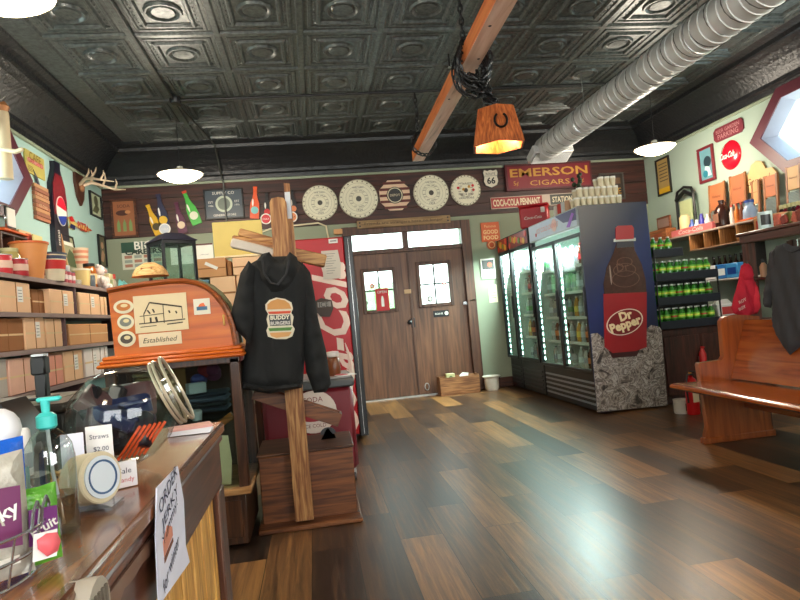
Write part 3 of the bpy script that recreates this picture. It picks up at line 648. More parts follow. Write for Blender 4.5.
flatsign('slatted_wood_sign', 'weathered reddish slatted wooden sign left of the giant cola bottle', 'sign', 'l', (31, 182), (48, 224), slats, .03)
def pepsi():
    c = on('l', 56, 215, .003); t = thing('cola_bottle_sign', 'giant dark cola bottle sign with red, white and blue globe on left wall', 'sign', c, (0, 0, pi/2))
    top = on('l', 56, 165, 0).z-c.z; bot = on('l', 63, 262, 0).z-c.z; H = top-bot; w = .29
    o = [(.62, 0), (.66, .2), (.6, .45), (.66, .62), (.58, .76), (.34, .87), (.24, .93), (.24, 1)]
    out = [(x*w, bot+z*H) for x, z in o]+[(-x*w, bot+z*H) for x, z in reversed(o)]
    MB().prism(out, -.05, 0, M((30, 28, 44), .3, 0, .1)).build('bottle', t)
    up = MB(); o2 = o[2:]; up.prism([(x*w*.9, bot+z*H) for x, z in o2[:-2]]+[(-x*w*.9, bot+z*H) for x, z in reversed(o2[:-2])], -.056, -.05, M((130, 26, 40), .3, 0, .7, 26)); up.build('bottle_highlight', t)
    lg = MB(); zc = bot+H*.50; r = .13; lg.disc(0, zc, r, -.062, -.056, WHITE, rz=r*1.25)
    arc = lambda a0, a1: [(r*.93*cos(a0+(a1-a0)*k/12), zc+r*1.16*sin(a0+(a1-a0)*k/12)) for k in range(13)]
    lg.prism(arc(.12, pi-.3), -.065, -.062, M((230, 30, 60), .4)); lg.prism(arc(pi+.5, 2*pi-.25), -.065, -.062, M((30, 60, 160), .4)); lg.build('globe_logo', t)
    MB().text('pepsi', -.09, bot+H*.22, -.052, WHITE, h=.07, rot=pi/2).build('lettering', t)
pepsi()
an = on('l', 78, 188, .0); t = thing('mounted_antlers', 'pale antlers mounted on a dark shield plaque near the left corner', 'antlers', an, (0, 0, pi/2))
MB().prism([(x*.15, z*.22) for x, z in ((-.9, .9), (-.3, 1), (.3, 1), (.9, .9), (1, .2), (.6, -.6), (0, -1), (-.6, -.6), (-1, .2))], -.03, -.002, M((72, 40, 28), .4)).build('plaque', t)
BONE = M((206, 186, 158), .5)
for s in (-1, 1):
    am = MB(); am.tube([(s*.03, -.03, .03), (s*.10, -.12, .08), (s*.2, -.22, .06), (s*.26, -.34, .02), (s*.22, -.48, .0)], [.022, .02, .017, .013, .005], BONE, 7)
    for q, d in (((s*.10, -.12, .08), (s*.04, -.15, .22)), ((s*.2, -.22, .06), (s*.15, -.27, .20)), ((s*.26, -.34, .02), (s*.22, -.37, .14))): am.tube([q, ((q[0]+d[0])/2, (q[1]+d[1])/2-.02, (q[2]+d[2])/2+.01), d], [.014, .011, .004], BONE, 6)
    am.build('antler', t)
MB().sph((0, -.04, 0), .05, M((150, 104, 70), .7), sy=.6).build('skull_cap', t)
def pic(c1, c2, words=''):
    def f(mb, W, H, y):
        mb.box(-W/2, W/2, y, 0, -H/2, H/2, M(c1, .5)); m2 = M(c2, .5)
        mb.prism([(-W*.35, -H*.35), (W*.1, -H*.38), (W*.36, -H*.1), (W*.1, H*.05), (-W*.1, -H*.05)], y-.002, y, m2); mb.disc(W*.05, H*.2, W*.2, y-.002, y, m2)
        if words: mb.text(words, 0, H*.38, y-.002, m2, w=W*.7)
    return f
framed('framed_picture', 'pale framed picture beside the antlers near the left corner', 'picture', 'l', (88, 190), (101, 220), BLACK, pic((186, 200, 170), (90, 96, 70)), .02)
framed('framed_picture', 'narrow dark framed picture low near the left corner', 'picture', 'l', (96.5, 234), (106, 268), BLACK, pic((96, 92, 70), (190, 150, 120)), .02)
def arrow(mb, W, H, y):
    mb.prism([(-W/2, H*.32), (-W*.38, H*.5), (-W*.24, H*.14), (W*.3, H*.16), (W/2, 0), (W*.3, -H*.2), (-W*.28, -H*.18), (-W*.3, -H*.5), (-W*.5, -H*.45), (-W*.42, -.02)], y, 0, M((222, 190, 110), .5))
    mb.prism([(-W/2, H*.32), (-W*.38, H*.5), (-W*.26, H*.16), (-W*.44, H*.06)], y-.003, y, RED); mb.prism([(-W*.3, -H*.5), (-W*.5, -H*.45), (-W*.45, -H*.12), (-W*.28, -H*.16)], y-.003, y, NAVY); mb.text('PIZZA', W*.08, 0, y-.004, RED, w=W*.5, bold=.02); mb.prism([(W*.38, H*.08), (W/2, 0), (W*.36, -H*.12)], y-.003, y, RED)
flatsign('arrow_sign', 'yellow arrow-shaped sign with red and blue feathers on left wall', 'sign', 'l', (67, 215), (91, 237), arrow, .02)
tag(MB().cyl((0, 0, -.35), (0, 0, .25), .06, M((214, 196, 160), .6)).lathe([(0, .25), (.05, .25), (.07, .30), (.03, .36), (0, .37)], M((180, 120, 70), .5), n=12).tube([(0, -.06, -.1), (.14, -.1, -.14), (.2, -.1, -.12)], .02, M((214, 196, 160), .6), 6).build('carved_wooden_post', loc=P(3, 140, x=-2.585), rot=(0, .0, 0)), 'carved pale wooden figure post hung beside the left window', 'carving')
# ------------------------------------------------------------------ left shelving
SHX0, SHX1 = -2.642, -2.220; SHM = M((96, 72, 76), .5, 0, .1)
sh = thing('shelving_unit', 'long dark shelving unit along the left wall full of boxes', 'shelving', (-2.56, 5.5, 0))
def P2(x0, x1, y0, y1, z0, z1): return (x0+2.56, x1+2.56, y0-5.5, y1-5.5, z0, z1)
for z in (1.757, 1.464, 1.171, .842, .35):
    m = MB(); m.box(*P2(SHX0, SHX1, 2.6, 8.1, z-.028, z), SHM, .003); m.box(*P2(SHX1-.001, SHX1+.006, 2.6, 8.1, z-.034, z+.002), M((150, 130, 128), .45), .001); m.build('shelf', sh)
for y, z0_, z1_ in ((2.62, 0, 1.728), (4.3, 0, 1.728), (8.085, 0, 1.728), (P(76.5, 302, x=SHX1).y, 1.465, 1.728), (P(66.5, 333, x=SHX1).y, 1.172, 1.435), (6.2, 0, .81)):
    MB().box(*P2(SHX0, SHX1-.003, y-.012, y+.012, z0_, z1_), SHM, .002).build('upright', sh)
MB().box(*P2(-2.642, -2.470, 2.6, 8.1, 1.947, 1.967), SHM, .002).build('riser_shelf', sh)
for y in (3.2, 4.9, 6.4, 7.3): MB().box(*P2(-2.640, -2.480, y-.008, y+.008, 1.759, 1.946), SHM, .002).build('riser_bracket', sh)
def ysp(a, b, py, x=SHX1): return P(a, py, x=x).y, P(b, py, x=x).y
def carton(label, a, b, py, z0, h, c=CARDL, depth=.36, x1=-2.240, lab=True, flaps=False, cat='box', name='cardboard_box', gap=.006):
    ya, yb = ysp(a, b, py, x1); W = yb-ya-gap*2
    t = thing(name, label, cat, (x1-depth/2, (ya+yb)/2, z0+.001), (0, 0, pi/2)); w2 = W/2; d2 = depth/2
    m = MB(); m.box(-w2, w2, -d2, d2, 0, h, c, .006); m.build('carton', t)
    q = MB(); q.box(-w2+.004, w2-.004, -d2-.002, -d2+.001, h*.47, h*.53, M((226, 196, 150), .5)); q.box(-.004, .004, -d2-.003, -d2+.001, h*.02, h*.98, CARDD); q.build('tape', t)
    if lab:
        q = MB(); lw = min(.09, w2*.45); q.box(w2*.25-lw/2, w2*.25+lw/2, -d2-.004, -d2-.002, h*.35, h*.85, PAPER)
        for k in range(4): q.box(w2*.25-lw*.35, w2*.25+lw*.3, -d2-.005, -d2-.004, h*(.42+.1*k), h*(.44+.1*k), GREY)
        q.build('shipping_label', t)
    return t
S2 = 1.465
carton('pale cardboard box at the left end of the upper shelf', -22, -1, 300, S2, .24)
carton('pale cardboard box with white label, third from the upright', 0, 31, 300, S2, .24)
carton('brown block standing in for the side of the next pale box', 32, 45, 301, S2, .21, CARDD, .3, -2.290, False)  # darker block stands in for the neighbouring carton's side face
carton('pale cardboard box just left of the shelf upright', 50, 74, 302, S2, .22)
carton('cardboard box with white label right of the upright, upper shelf', 79, 100, 303, S2, .22)
carton('narrow cardboard box at the right end of the upper shelf', 101, 107, 303, S2, .2, lab=False)
S3 = 1.172
carton('dark brown cardboard box at the left on the middle shelf', -10, 24, 333, S3, .25, CARDD, .34, -2.250, False)
carton('pale cardboard box, left of a pair on the middle shelf', 25, 45, 333, S3, .26)
carton('pale cardboard box, right of a pair on the middle shelf', 46, 62.5, 333, S3, .25, lab=False)
carton('long low tan box with small print on the middle shelf', 69, 108, 333, S3, .2, CARD, lab=False)
PK = M((232, 186, 164), .7); PKW = M((236, 226, 222), .6)
S4 = .844
carton('large pink-beige carton low behind the black handle', 8.5, 37, 365, S4, .27, PK, .36, -2.240, False)
carton('pink carton low, just right of the black handle', 47, 63, 365, S4, .26, M((232, 160, 140), .7), .36, -2.240, False)
carton('tall cream carton with two labels below the tan box', 64, 83, 365, S4, .28, CARDL)
carton('white-labelled carton low, left of the white folders', 85, 101, 365, S4, .28, PKW)
carton('narrow white carton low beside the cabinet post', 102, 109, 365, S4, .28, PKW, lab=False)
for i in range(4):
    y = 7.85-.07*i; tag(MB().box(-.16, .16, -.022, .022, 0, .24, M((226, 222, 222), .5), .004).box(.16, .163, -.012, .012, .04, .1, GREY).build('white_folder', loc=(-2.390, y+.06, S4+.001)), 'white paper folder standing in the row beside the cabinet, %s from the right' % ORD[i], 'folder', 'white folders by the cabinet')
carton('grey and red flat carton at the left frame edge, lower shelf', -20, 6, 355, S4, .28, M((190, 184, 176), .6), .2, -2.240, False)
# goods on the top shelf
FX = -2.310; SZ = 1.759
def at(px, py, x=FX): return P(px, py, x=x)
def good(name, label, cat, px, mk, x=FX, z=SZ, rz=pi/2, py=275):
    p = P(px, py, x=x); mb = MB(); mk(mb); return tag(mb.build(name, loc=(x, p.y, z), rot=(0, 0, rz)), label, cat)
def can(r, h, c, lidc=STEEL, band=None, txt=None):
    def f(mb):
        mb.lathe([(0, 0), (r*.96, 0), (r, .006), (r, h-.006), (r*.96, h), (0, h)], M(c, .45), n=20)
        mb.lathe([(r*.98, h-.001), (r*1.03, h), (r*1.03, h+.006), (0, h+.004)], lidc, n=20)
        if band: mb.lathe([(r+.001, h*.3), (r+.001, h*.7)], M(band, .5), n=20)
        if txt: mb.text(txt, 0, h*.5, -r-.003, BLACK, w=r*1.2)
    return f
def tub(r0, r1, h, c, rim=None, band=None, b2=None):
    def f(mb):
        mb.lathe([(0, 0), (r0, 0), (r1, h), (r1*1.05, h+.004), (r1*1.05, h+.02), (r1*.9, h+.022), (0, h+.012)], M(c, .5), n=22)
        if band: mb.lathe([(r0+(r1-r0)*.45+.0015, h*.45), (r0+(r1-r0)*.8+.0015, h*.8)], M(band, .5), n=22)
        if b2: mb.lathe([(r0+(r1-r0)*.84+.0015, h*.84), (r0+(r1-r0)*.97+.0015, h*.97)], M(b2, .5), n=22)
        if rim: mb.lathe([(r1*1.055, h+.003), (r1*1.06, h+.021), (r1*.9, h+.024), (0, h+.02)], M(rim, .5), n=22)
    return f
def jar(r, h, c, lid):
    def f(mb):
        mb.lathe([(0, 0), (r*.9, 0), (r, .01), (r, h*.75), (r*.75, h*.88), (r*.72, h*.9)], liquid(c), n=18); mb.lathe([(r*.78, h*.88), (r*.8, h*.9), (r*.8, h), (0, h+.003)], M(lid, .4), n=18)
        mb.lathe([(r+.001, h*.2), (r+.001, h*.6)], M((230, 200, 150), .6), n=18)
    return f
good('striped_tub', 'large red, white and blue popcorn tub on the top left shelf', 'tub', 50, tub(.11, .14, .23, (232, 220, 190), (60, 70, 90), (200, 40, 40), (60, 70, 100)), x=-2.290)
good('orange_bucket', 'tall orange bucket left of the red and white popcorn tub', 'bucket', 31, tub(.09, .14, .29, (226, 150, 86), (214, 100, 40)))
good('yellow_jar', 'pale yellow round jar left of the orange bucket', 'jar', 11, jar(.08, .24, (226, 206, 130), (200, 190, 140)), x=-2.370)
good('red_tin', 'red tin with pale label below the yellow jar', 'tin', 18, can(.075, .13, (176, 40, 50), STEEL, (226, 190, 170)), x=-2.270)
good('red_tin', 'red tin at the left frame edge of the top shelf', 'tin', 1, can(.08, .14, (206, 50, 60), STEEL, (226, 190, 170)), x=-2.290)
good('small_orange_tub', 'small plain orange tub in front of the popcorn tub', 'tub', 56, tub(.06, .072, .12, (222, 140, 60)), x=-2.260)
good('white_cup', 'white paper cup right of the popcorn tub', 'cup', 65, tub(.035, .045, .17, (232, 232, 236)), x=-2.340)
good('small_tin', 'small beige tin between orange bucket and orange tub', 'tin', 40, can(.04, .11, (190, 160, 140), STEEL, (120, 70, 60)), x=-2.260)
for i, px in enumerate((63, 67, 71)): good('red_labelled_tin', '%s small pink and red tin from the left, below the white cup' % ORD[i], 'tin', px, can(.036, .11, (196, 90, 100), STEEL, (238, 222, 220)), x=-2.260)
good('yellow_tub', 'yellow tub with white lid near the right end of top shelf', 'tub', 80, tub(.085, .10, .16, (224, 196, 130), (236, 226, 200)), x=-2.320)
good('cup_stack', 'stack of red striped paper cups behind the yellow tub', 'cups', 81, lambda mb: [mb.lathe([(0, .03*k), (.07+.002*k, .03*k), (.085+.002*k, .03*k+.1), (.088+.002*k, .03*k+.105)], M(((224, 200, 170), (214, 140, 110))[k % 2], .5), n=18) for k in range(7)], x=-2.550, z=1.969)
good('white_plate_stack', 'short stack of white plates on the riser shelf', 'plates', 71.5, lambda mb: [mb.lathe([(0, .012*k), (.05, .012*k), (.085, .012*k+.012), (.083, .012*k+.014), (0, .012*k+.004)], WHITE, n=20) for k in range(4)], x=-2.320, z=SZ+.001)
good('orange_jar', 'orange jar with black lid at the right of top shelf', 'jar', 89.5, jar(.075, .29, (200, 110, 40), (20, 20, 20)), x=-2.390)
def plush(mb):
    w = M((226, 214, 208), .9, 0, .25, 30, .8)
    mb.sph((0, 0, .09), .08, w).sph((0, -.01, .21), .06, w).sph((-.045, 0, .262), .022, w).sph((.045, 0, .262), .022, w).sph((-.07, -.05, .1), .032, w, sz=1.5).sph((.07, -.05, .1), .032, w, sz=1.5).sph((-.05, -.08, .03), .035, w).sph((.05, -.08, .03), .035, w).sph((0, -.062, .2), .024, M((190, 150, 140), .8)).sph((-.02, -.062, .225), .007, BLACK).sph((.02, -.062, .225), .007, BLACK)
good('white_plush_toy', 'white plush toy sitting near the right end of the top shelf', 'toy', 99.5, plush, x=-2.310)
good('grey_tin', 'small dark grey tin between yellow tub and plush toy', 'tin', 90, can(.045, .12, (80, 90, 100)), x=-2.260)
good('cream_carton', 'tall cream carton at the right end of the top shelf', 'carton', 105.5, lambda mb: (mb.box(-.06, .06, -.06, .06, 0, .19, M((222, 208, 160), .6), .004), mb.box(-.05, .05, -.061, -.06, .04, .12, M((160, 170, 130), .6))), x=-2.310)
good('wooden_crate', 'dark wooden crate with square opening on the riser at far left', 'crate', 14, lambda mb: (mb.box(-.22, .26, -.02, .1, 0, .02, DWOOD), mb.box(-.22, .26, -.02, .1, .2, .22, DWOOD), mb.box(-.22, -.2, -.02, .1, .02, .2, DWOOD), mb.box(.24, .26, -.02, .1, .02, .2, DWOOD), mb.box(0, .02, -.02, .1, .02, .2, DWOOD), mb.box(-.2, .24, .09, .1, .02, .2, DWOOD)), x=-2.530, z=1.969)
good('napkin_dispenser', 'chrome and white napkin dispenser on top of the crate', 'dispenser', 9, lambda mb: (mb.box(-.09, .09, -.05, .05, 0, .2, CHROME, .01), mb.box(-.07, .07, -.056, -.049, .02, .18, WHITE, .003)), x=-2.540, z=2.217)
good('orange_tray', 'flat orange tray under the napkin dispenser on the crate', 'tray', 12, lambda mb: mb.box(-.2, .24, -.06, .06, 0, .022, ORANGE, .006), x=-2.540, z=2.191)
good('painted_mug', 'grey-green painted mug on the riser shelf', 'mug', 32, lambda mb: (mb.lathe([(0, 0), (.07, 0), (.075, .02), (.07, .17), (.062, .17), (.06, .03), (0, .03)], M((150, 160, 140), .4, 0, .4, 14), n=20), mb.tube([(.07, 0, .13), (.12, 0, .12), (.12, 0, .06), (.07, 0, .04)], .012, M((150, 160, 140), .4))), x=-2.500, z=1.969)
good('red_small_box', 'red and cream box behind the painted mug', 'box', 24, lambda mb: (mb.box(-.12, .12, -.04, .04, 0, .30, M((222, 190, 140), .6), .004), mb.box(0, .115, -.043, -.04, .1, .28, M((190, 60, 50), .5))), x=-2.600, z=1.969)
good('yellow_card', 'pale yellow card sign standing on the riser shelf', 'card', 40, lambda mb: (mb.box(-.1, .1, -.006, .006, 0, .28, M((220, 206, 140), .7), .002), mb.box(-.07, .07, -.008, -.006, .12, .14, M((190, 110, 60), .6)), mb.box(-.07, .04, -.008, -.006, .06, .07, M((190, 110, 60), .6))), x=-2.530, z=1.969)
good('grey_box', 'small pale grey flat box on the riser below the cola bottle', 'box', 47, lambda mb: mb.box(-.11, .11, -.05, .05, 0, .09, M((170, 190, 180), .6), .006), x=-2.530, z=1.969)
lp = thing('leaning_picture', 'tall framed picture leaning on the wall right of the cola bottle', 'picture', (-2.560, P(70, 262, x=-2.590).y, 1.970), (-.12, 0, pi/2))
MB().box(-.17, -.15, -.012, .012, 0, .42, CARD).box(.15, .17, -.012, .012, 0, .42, BLACK).box(-.15, .15, -.012, .012, 0, .02, BLACK).box(-.15, .15, -.012, .012, .40, .42, BLACK).build('frame', lp)
pm = MB(); pm.box(-.15, .15, -.004, .006, .02, .4, M((150, 150, 120), .4)); pm.box(-.12, .12, -.006, -.004, .3, .34, WHITE); pm.prism([(-.1, .06), (.1, .06), (.12, .2), (0, .26), (-.12, .16)], -.006, -.004, M((70, 90, 60), .5)); pm.build('picture', lp)

def tealbag(mb): inflate([(-.14, 0), (.14, 0), (.16, .08), (.09, .17), (.0, .14), (-.08, .18), (-.15, .08)], .03, .05, M((120, 200, 200), .35, 0, .4, 30, .5), mb, lambda x, z: .012*sin(60*x+40*z))
good('teal_bag', 'crumpled teal plastic bag at the far right of the top shelf', 'bag', 121, tealbag, x=-2.330)
good('red_capped_bottle', 'small red-capped bottle behind the cream carton', 'bottle', 112.5, lambda mb: (mb.lathe([(0, 0), (.04, 0), (.04, .16), (.02, .2), (0, .2)], M((220, 200, 180), .4), n=14), mb.lathe([(0, .2), (.035, .2), (.035, .26), (0, .26)], M((210, 70, 60), .4), n=12)), x=-2.470)
# ------------------------------------------------------------------ arched oak display cabinet
CY = 3.4
def c2(px, py, y=CY): p = P(px, py, y=y); return p.x, p.z
OAK = wood((190, 88, 14), (212, 112, 24), 'x', 1.5, .42); DKO = wood((52, 30, 20), (92, 56, 34), 'z', 3, .35, .4)
cab = thing('display_cabinet', 'glass display cabinet with arched orange-oak header board and pictures', 'cabinet', (-.76, CY, 0))
def L(p): return (p[0]+.76, p[1])
hd_ = [L(c2(*p)) for p in ((108, 291), (125, 287.5), (145, 284), (170, 281.2), (185, 281), (196, 283), (206, 287), (215, 294), (223, 304), (229, 315), (233, 327), (236, 345), (115, 358))]
MB().prism(hd_, 0, .22, OAK).build('arched_header', cab)
tr = MB(); tr.tube([(x, -.008, z) for x, z in hd_[:12]], .014, wood((120, 56, 20), (170, 90, 36), 'x', 4, .3, .6), 8); tr.tube([(x-.0, .2, z+.006) for x, z in hd_[:12]], .018, M((110, 108, 80), .4), 8); tr.build('header_moulding', cab)
mo = MB(); x0, x1 = -.36, .36; zt = c2(238, 345)[1]
for k, (a, h, d) in enumerate(((zt-.0, .022, .02), (zt-.021, .02, .032), (zt-.040, .02, .045))): mo.box(x0-.012*k, x1+.008*k, -d, .22, a-h, a, OAK, .008)
mo.build('header_sill', cab); zc = zt-.065
for n_, x in (('left', -.33), ('right', .315)): MB().box(x-.028, x+.028, 0, .05, .33, zc, DKO, .006).build('post', cab); MB().box(x-.028, x+.028, .55, .60, .33, zc, DKO, .006).build('post', cab)
MB().box(-.36, .345, 0, .6, zc-.03, zc+.02, DKO, .004).build('cabinet_top', cab)
MB().box(-.33, .315, .02, .6, .02, .30, DKO, .004).box(-.31, .29, .01, .02, .06, .26, DKO, .003).build('cabinet_base', cab)
MB().box(-.38, .355, -.04, .6, .30, .335, wood((150, 106, 62), (196, 156, 110), 'x', 3, .35, .4), .008).build('base_ledge', cab)
MB().box(-.305, .29, .012, .018, .335, zc-.03, glass()).build('front_pane', cab); MB().box(.30, .306, .05, .55, .335, zc-.03, glass()).build('side_pane', cab)
MB().box(-.30, .29, .57, .58, .335, zc-.03, M((70, 48, 34), .6)).build('back_panel', cab)
MB().box(-.30, .29, .06, .55, .70, .708, glass()).build('glass_shelf', cab)
pc = MB(); a = L(c2(133, 296.5)); b = L(c2(189, 329)); pc.box(a[0], b[0], -.006, -.001, b[1], a[1], M((226, 204, 164), .7)); W = b[0]-a[0]; cx = (a[0]+b[0])/2; cz = (a[1]+b[1])/2; ink = M((60, 48, 40), .7)
def ln(p, q, w=.0025, T=None, mb=pc, y=-.007, m=ink):
    d = Vector((q[0]-p[0], q[1]-p[1])); n = Vector((-d.y, d.x)).normalized()*w
    mb.prism([(p[0]+n.x, p[1]+n.y), (q[0]+n.x, q[1]+n.y), (q[0]-n.x, q[1]-n.y), (p[0]-n.x, p[1]-n.y)], y, y+.0006, m)
u = lambda x, z: (cx+x*W, cz+z*(a[1]-b[1]))
for p, q, w_ in (((-.2, .3), (.4, .12), .004), ((-.2, .3), (-.32, .0), .003), ((-.32, .0), (-.32, -.25), .002), ((.05, .2), (.05, -.28), .002), ((.4, .12), (.4, -.2), .002), ((-.42, -.25), (.45, -.22), .003), ((-.4, -.05), (.05, -.02), .002), ((-.25, .1), (-.2, .0), .004), ((-.15, .12), (-.12, .02), .004), ((-.2, -.1), (-.2, -.25), .005), ((-.1, -.1), (-.08, -.25), .006), ((.15, .05), (.17, -.02), .004), ((.28, .02), (.3, -.05), .004), ((.1, -.32), (.4, -.3), .003), ((-.4, -.34), (-.1, -.33), .002)): ln(u(*p), u(*q), w_)
pc.build('building_drawing', cab)
def badge(px, py, rx, rz, c, nm):
    x, z = L(c2(px, py)); k = 3.4/601; m = MB(); m.disc(x, z, rx*k, -.006, -.001, M((226, 214, 180), .6), rz=rz*k); m.disc(x, z, rx*k*.7, -.008, -.006, M(c, .5), rz=rz*k*.6); m.disc(x+.004, z+.006, rx*k*.35, -.009, -.008, M((220, 200, 150), .5), rz=rz*k*.25); m.build(nm, cab)
badge(123.8, 306.8, 9, 6.5, (190, 110, 40), 'oval_badge'); badge(125.9, 322, 7.5, 7, (120, 120, 110), 'round_badge'); badge(127, 338.8, 8, 7.5, (70, 60, 50), 'round_badge')
x, z = L(c2(202, 306.5)); MB().box(x-.043, x+.043, -.005, -.001, z-.043, z+.043, M((224, 216, 196), .6)).box(x-.028, x+.028, -.006, -.005, z-.02, z+.0, M((60, 100, 130), .6)).prism([(x-.02, z), (x+.02, z), (x+.01, z+.02), (x-.01, z+.015)], -.006, -.005, ORANGE).build('small_card', cab)
x, z = L(c2(160.5, 339)); MB().box(x-.11, x+.11, -.005, -.001, z-.034, z+.034, M((230, 206, 170), .6)).text('Established', x, z-.002, -.006, ink, w=.17, shear=.3).build('name_plate', cab)
x, z = L(c2(224, 320)); MB().box(x-.006, x+.006, -.012, -.001, z-.03, z+.03, GOLD, .003).build('hinge', cab)
# stock inside the cabinet
def inside(name, label, cat, px, py, y, mk): p = P(px, py, y=y); mb = MB(); mk(mb); return tag(mb.build(name, loc=p), label, cat)
for k in range(6): inside('snack_packet', 'clear gold-edged snack packet, %s from the top of the pile in the cabinet' % ORD[k], 'packet', 152+k*2.5, 374+k*4.4, 3.60, lambda mb: mb.box(-.10, .10, -.04, .04, -.012, .012, M(((206, 180, 140), (170, 140, 90))[k % 2], .25, .2, .5, 30), .008))
inside('red_cloth', 'crumpled red and purple cloth bundle in the upper right of the cabinet', 'cloth', 206, 374, 3.75, lambda mb: [mb.sph((.05*sin(k*2.1), .03*cos(k*1.3), .035*cos(k*1.9)), .045, M(((130, 26, 40), (90, 30, 70), (50, 60, 120))[k % 3], .8), sz=.8) for k in range(9)])
inside('dark_cloth', 'folded dark blue grey shirts on the glass shelf inside the cabinet', 'shirt', 210, 400, 3.72, lambda mb: [mb.box(-.13, .11, -.1, .1, -.06+.03*k, -.035+.03*k, M(((40, 46, 62), (28, 28, 34), (70, 76, 92))[k % 3], .8), .01) for k in range(4)])
inside('grey_carton', 'small grey carton standing on the glass shelf of the cabinet', 'box', 196, 388, 3.55, lambda mb: (mb.box(-.05, .05, -.03, .03, -.03, .03, M((150, 156, 160), .5), .004, Matrix.Rotation(.5, 4, 'Z')),))
inside('brown_folder', 'brown card standing upright at the back of the cabinet', 'card', 176, 385, 3.80, lambda mb: mb.box(-.06, .06, -.01, .01, -.12, .12, M((150, 104, 50), .6), .002))
inside('cream_cloth', 'cream cloth draped low inside the cabinet behind the counter corner', 'cloth', 219, 462, 3.46, lambda mb: inflate([(-.07, -.12), (.055, -.13), (.07, .0), (.06, .14), (-.05, .15), (-.08, 0)], .03, .02, M((220, 200, 160), .8), mb, lambda x, z: .006*sin(60*x+8*z)))
inside('wooden_ruler_tray', 'slanting wooden tray edge inside the cabinet', 'tray', 212, 430, 3.5, lambda mb: mb.box(-.14, .14, -.02, .02, -.02, .02, OAKX, .004, Matrix.Rotation(-.55, 4, 'Y')))
inside('small_white_pot', 'small grey and white pot at the bottom left inside the cabinet', 'pot', 197, 415, 3.5, lambda mb: mb.lathe([(0, -.03), (.025, -.03), (.03, .02), (.02, .03), (0, .03)], M((170, 175, 180), .4)))
# straw bowl and glass lantern on the header
p = P(151, 281, y=3.51); hz = 0
tag(MB().lathe([(0, .075), (.03, .073), (.07, .05), (.09, .02), (.096, .0), (.10, -.002), (.085, .0), (.0, .0)], wood((196, 150, 90), (232, 196, 140), 'x', 8, .7), n=24).box(-.03, .03, -.078, -.07, .03, .04, M((150, 90, 40), .6)).build('straw_dish', loc=(p.x, 3.51, p.z+.028)), 'upturned round straw dish resting on the arched header', 'dish')
gl = thing('glass_lantern_case', 'tall black-framed glass lantern case standing behind the arched header', 'lantern', (P(173, 260, y=3.84).x, 3.82, zc+.021), (0, 0, radians(38)))
s = .098; ht = 1.735-zc; BK = M((30, 30, 38), .35)
f = MB()
for sx in (-1, 1):
    for sy in (-1, 1): f.box(sx*s-.008, sx*s+.008, sy*s-.008, sy*s+.008, 0, ht, BK)
for z in (.0, ht-.02, ht*.55):
    for sx in (-1, 1): f.box(sx*s-.006, sx*s+.006, -s, s, z, z+(.02 if z != ht*.55 else .008), BK).box(-s, s, sx*s-.006, sx*s+.006, z, z+(.02 if z != ht*.55 else .008), BK)
f.box(-s, s, -s, s, 0, .012, BK); f.build('frame', gl)
f = MB(); q = s+.02; T4 = [(-q, -q, ht), (q, -q, ht), (q, q, ht), (-q, q, ht), (-.05, -.05, ht+.05), (.05, -.05, ht+.05), (.05, .05, ht+.05), (-.05, .05, ht+.05)]
f.add(T4, [(0, 1, 5, 4), (1, 2, 6, 5), (2, 3, 7, 6), (3, 0, 4, 7), (4, 5, 6, 7), (0, 1, 2, 3)], M((46, 44, 60), .35)); f.build('roof', gl)
f = MB()
for sx in (-1, 1): f.box(sx*s-.001, sx*s+.001, -s, s, .02, ht-.02, glass()).box(-s, s, sx*s-.001, sx*s+.001, .02, ht-.02, glass())
f.build('glass_side', gl)
for k in range(3): tag(MB().lathe([(0, 0), (.035, 0), (.04, .06), (.02, .1), (.02, .13), (0, .13)], M(((210, 214, 220), (150, 160, 180), (120, 110, 100))[k], .2), n=12).build('glass_ornament', loc=(gl.location.x-.03+.03*k, 3.80+.03*k, zc+.036+[0, .131, .262][k])), '%s ornament from the bottom inside the black glass lantern case' % ORD[k], 'ornament')
# ------------------------------------------------------------------ cartons behind the cabinet
YB = 4.75
tb = thing('storage_table', 'dark table behind the cabinet carrying the pile of cardboard boxes', 'table', (-.95, YB+.28, 0))
MB().box(-.62, .52, -.27, .27, .99, 1.03, DWOOD, .005).build('tabletop', tb)
for sx in (-.58, .48):
    for sy in (-.23, .23): MB().box(sx-.025, sx+.025, sy-.025, sy+.025, 0, .989, DWOODZ, .003).build('leg', tb)
def stackbox(label, x0, x1, z0, z1, c=CARD, y=YB, d=.42, lab=None, gap=True):
    t = thing('cardboard_box', label, 'box', ((x0+x1)/2, y+d/2, z0)); w = (x1-x0)/2-.003; h = z1-z0-.002
    MB().box(-w, w, -d/2, d/2, 0, h, c, .005).build('carton', t)
    q = MB().box(-w+.003, w-.003, -d/2-.002, -d/2+.001, h*.44, h*.5, CARDD); q.build('tape', t)
    if lab: MB().box(-.05, .05, -d/2-.004, -d/2-.002, -.012, .012, PAPER, 0, Matrix.Translation((0, 0, h*.6)) @ Matrix.Rotation(.5, 4, 'Y')).build('label_strip', t)
X = lambda px, py=275: P(px, py, y=YB).x
Zt = P(225, 257, y=YB).z; Zm = P(215, 277, y=YB).z
stackbox('cardboard box with a slanted white label on top of the pile', X(197), X(227), Zm, Zt, CARD, lab=True)
stackbox('cardboard box at the top of the pile nearest the hoodie', X(233), X(264), Zm, Zt-.01, CARDL)
stackbox('dark brown filler standing for the shaded gap between the two top boxes', X(227.5), X(232.5), Zm, Zt-.03, CARDD)  # dark cardboard colour stands for the shade in the gap
stackbox('cardboard box in the middle row of the pile, left', X(209), X(235), Zm-.24, Zm, CARDL)
stackbox('cardboard box in the middle row of the pile, right', X(235.5), X(264), Zm-.24, Zm, CARDL)
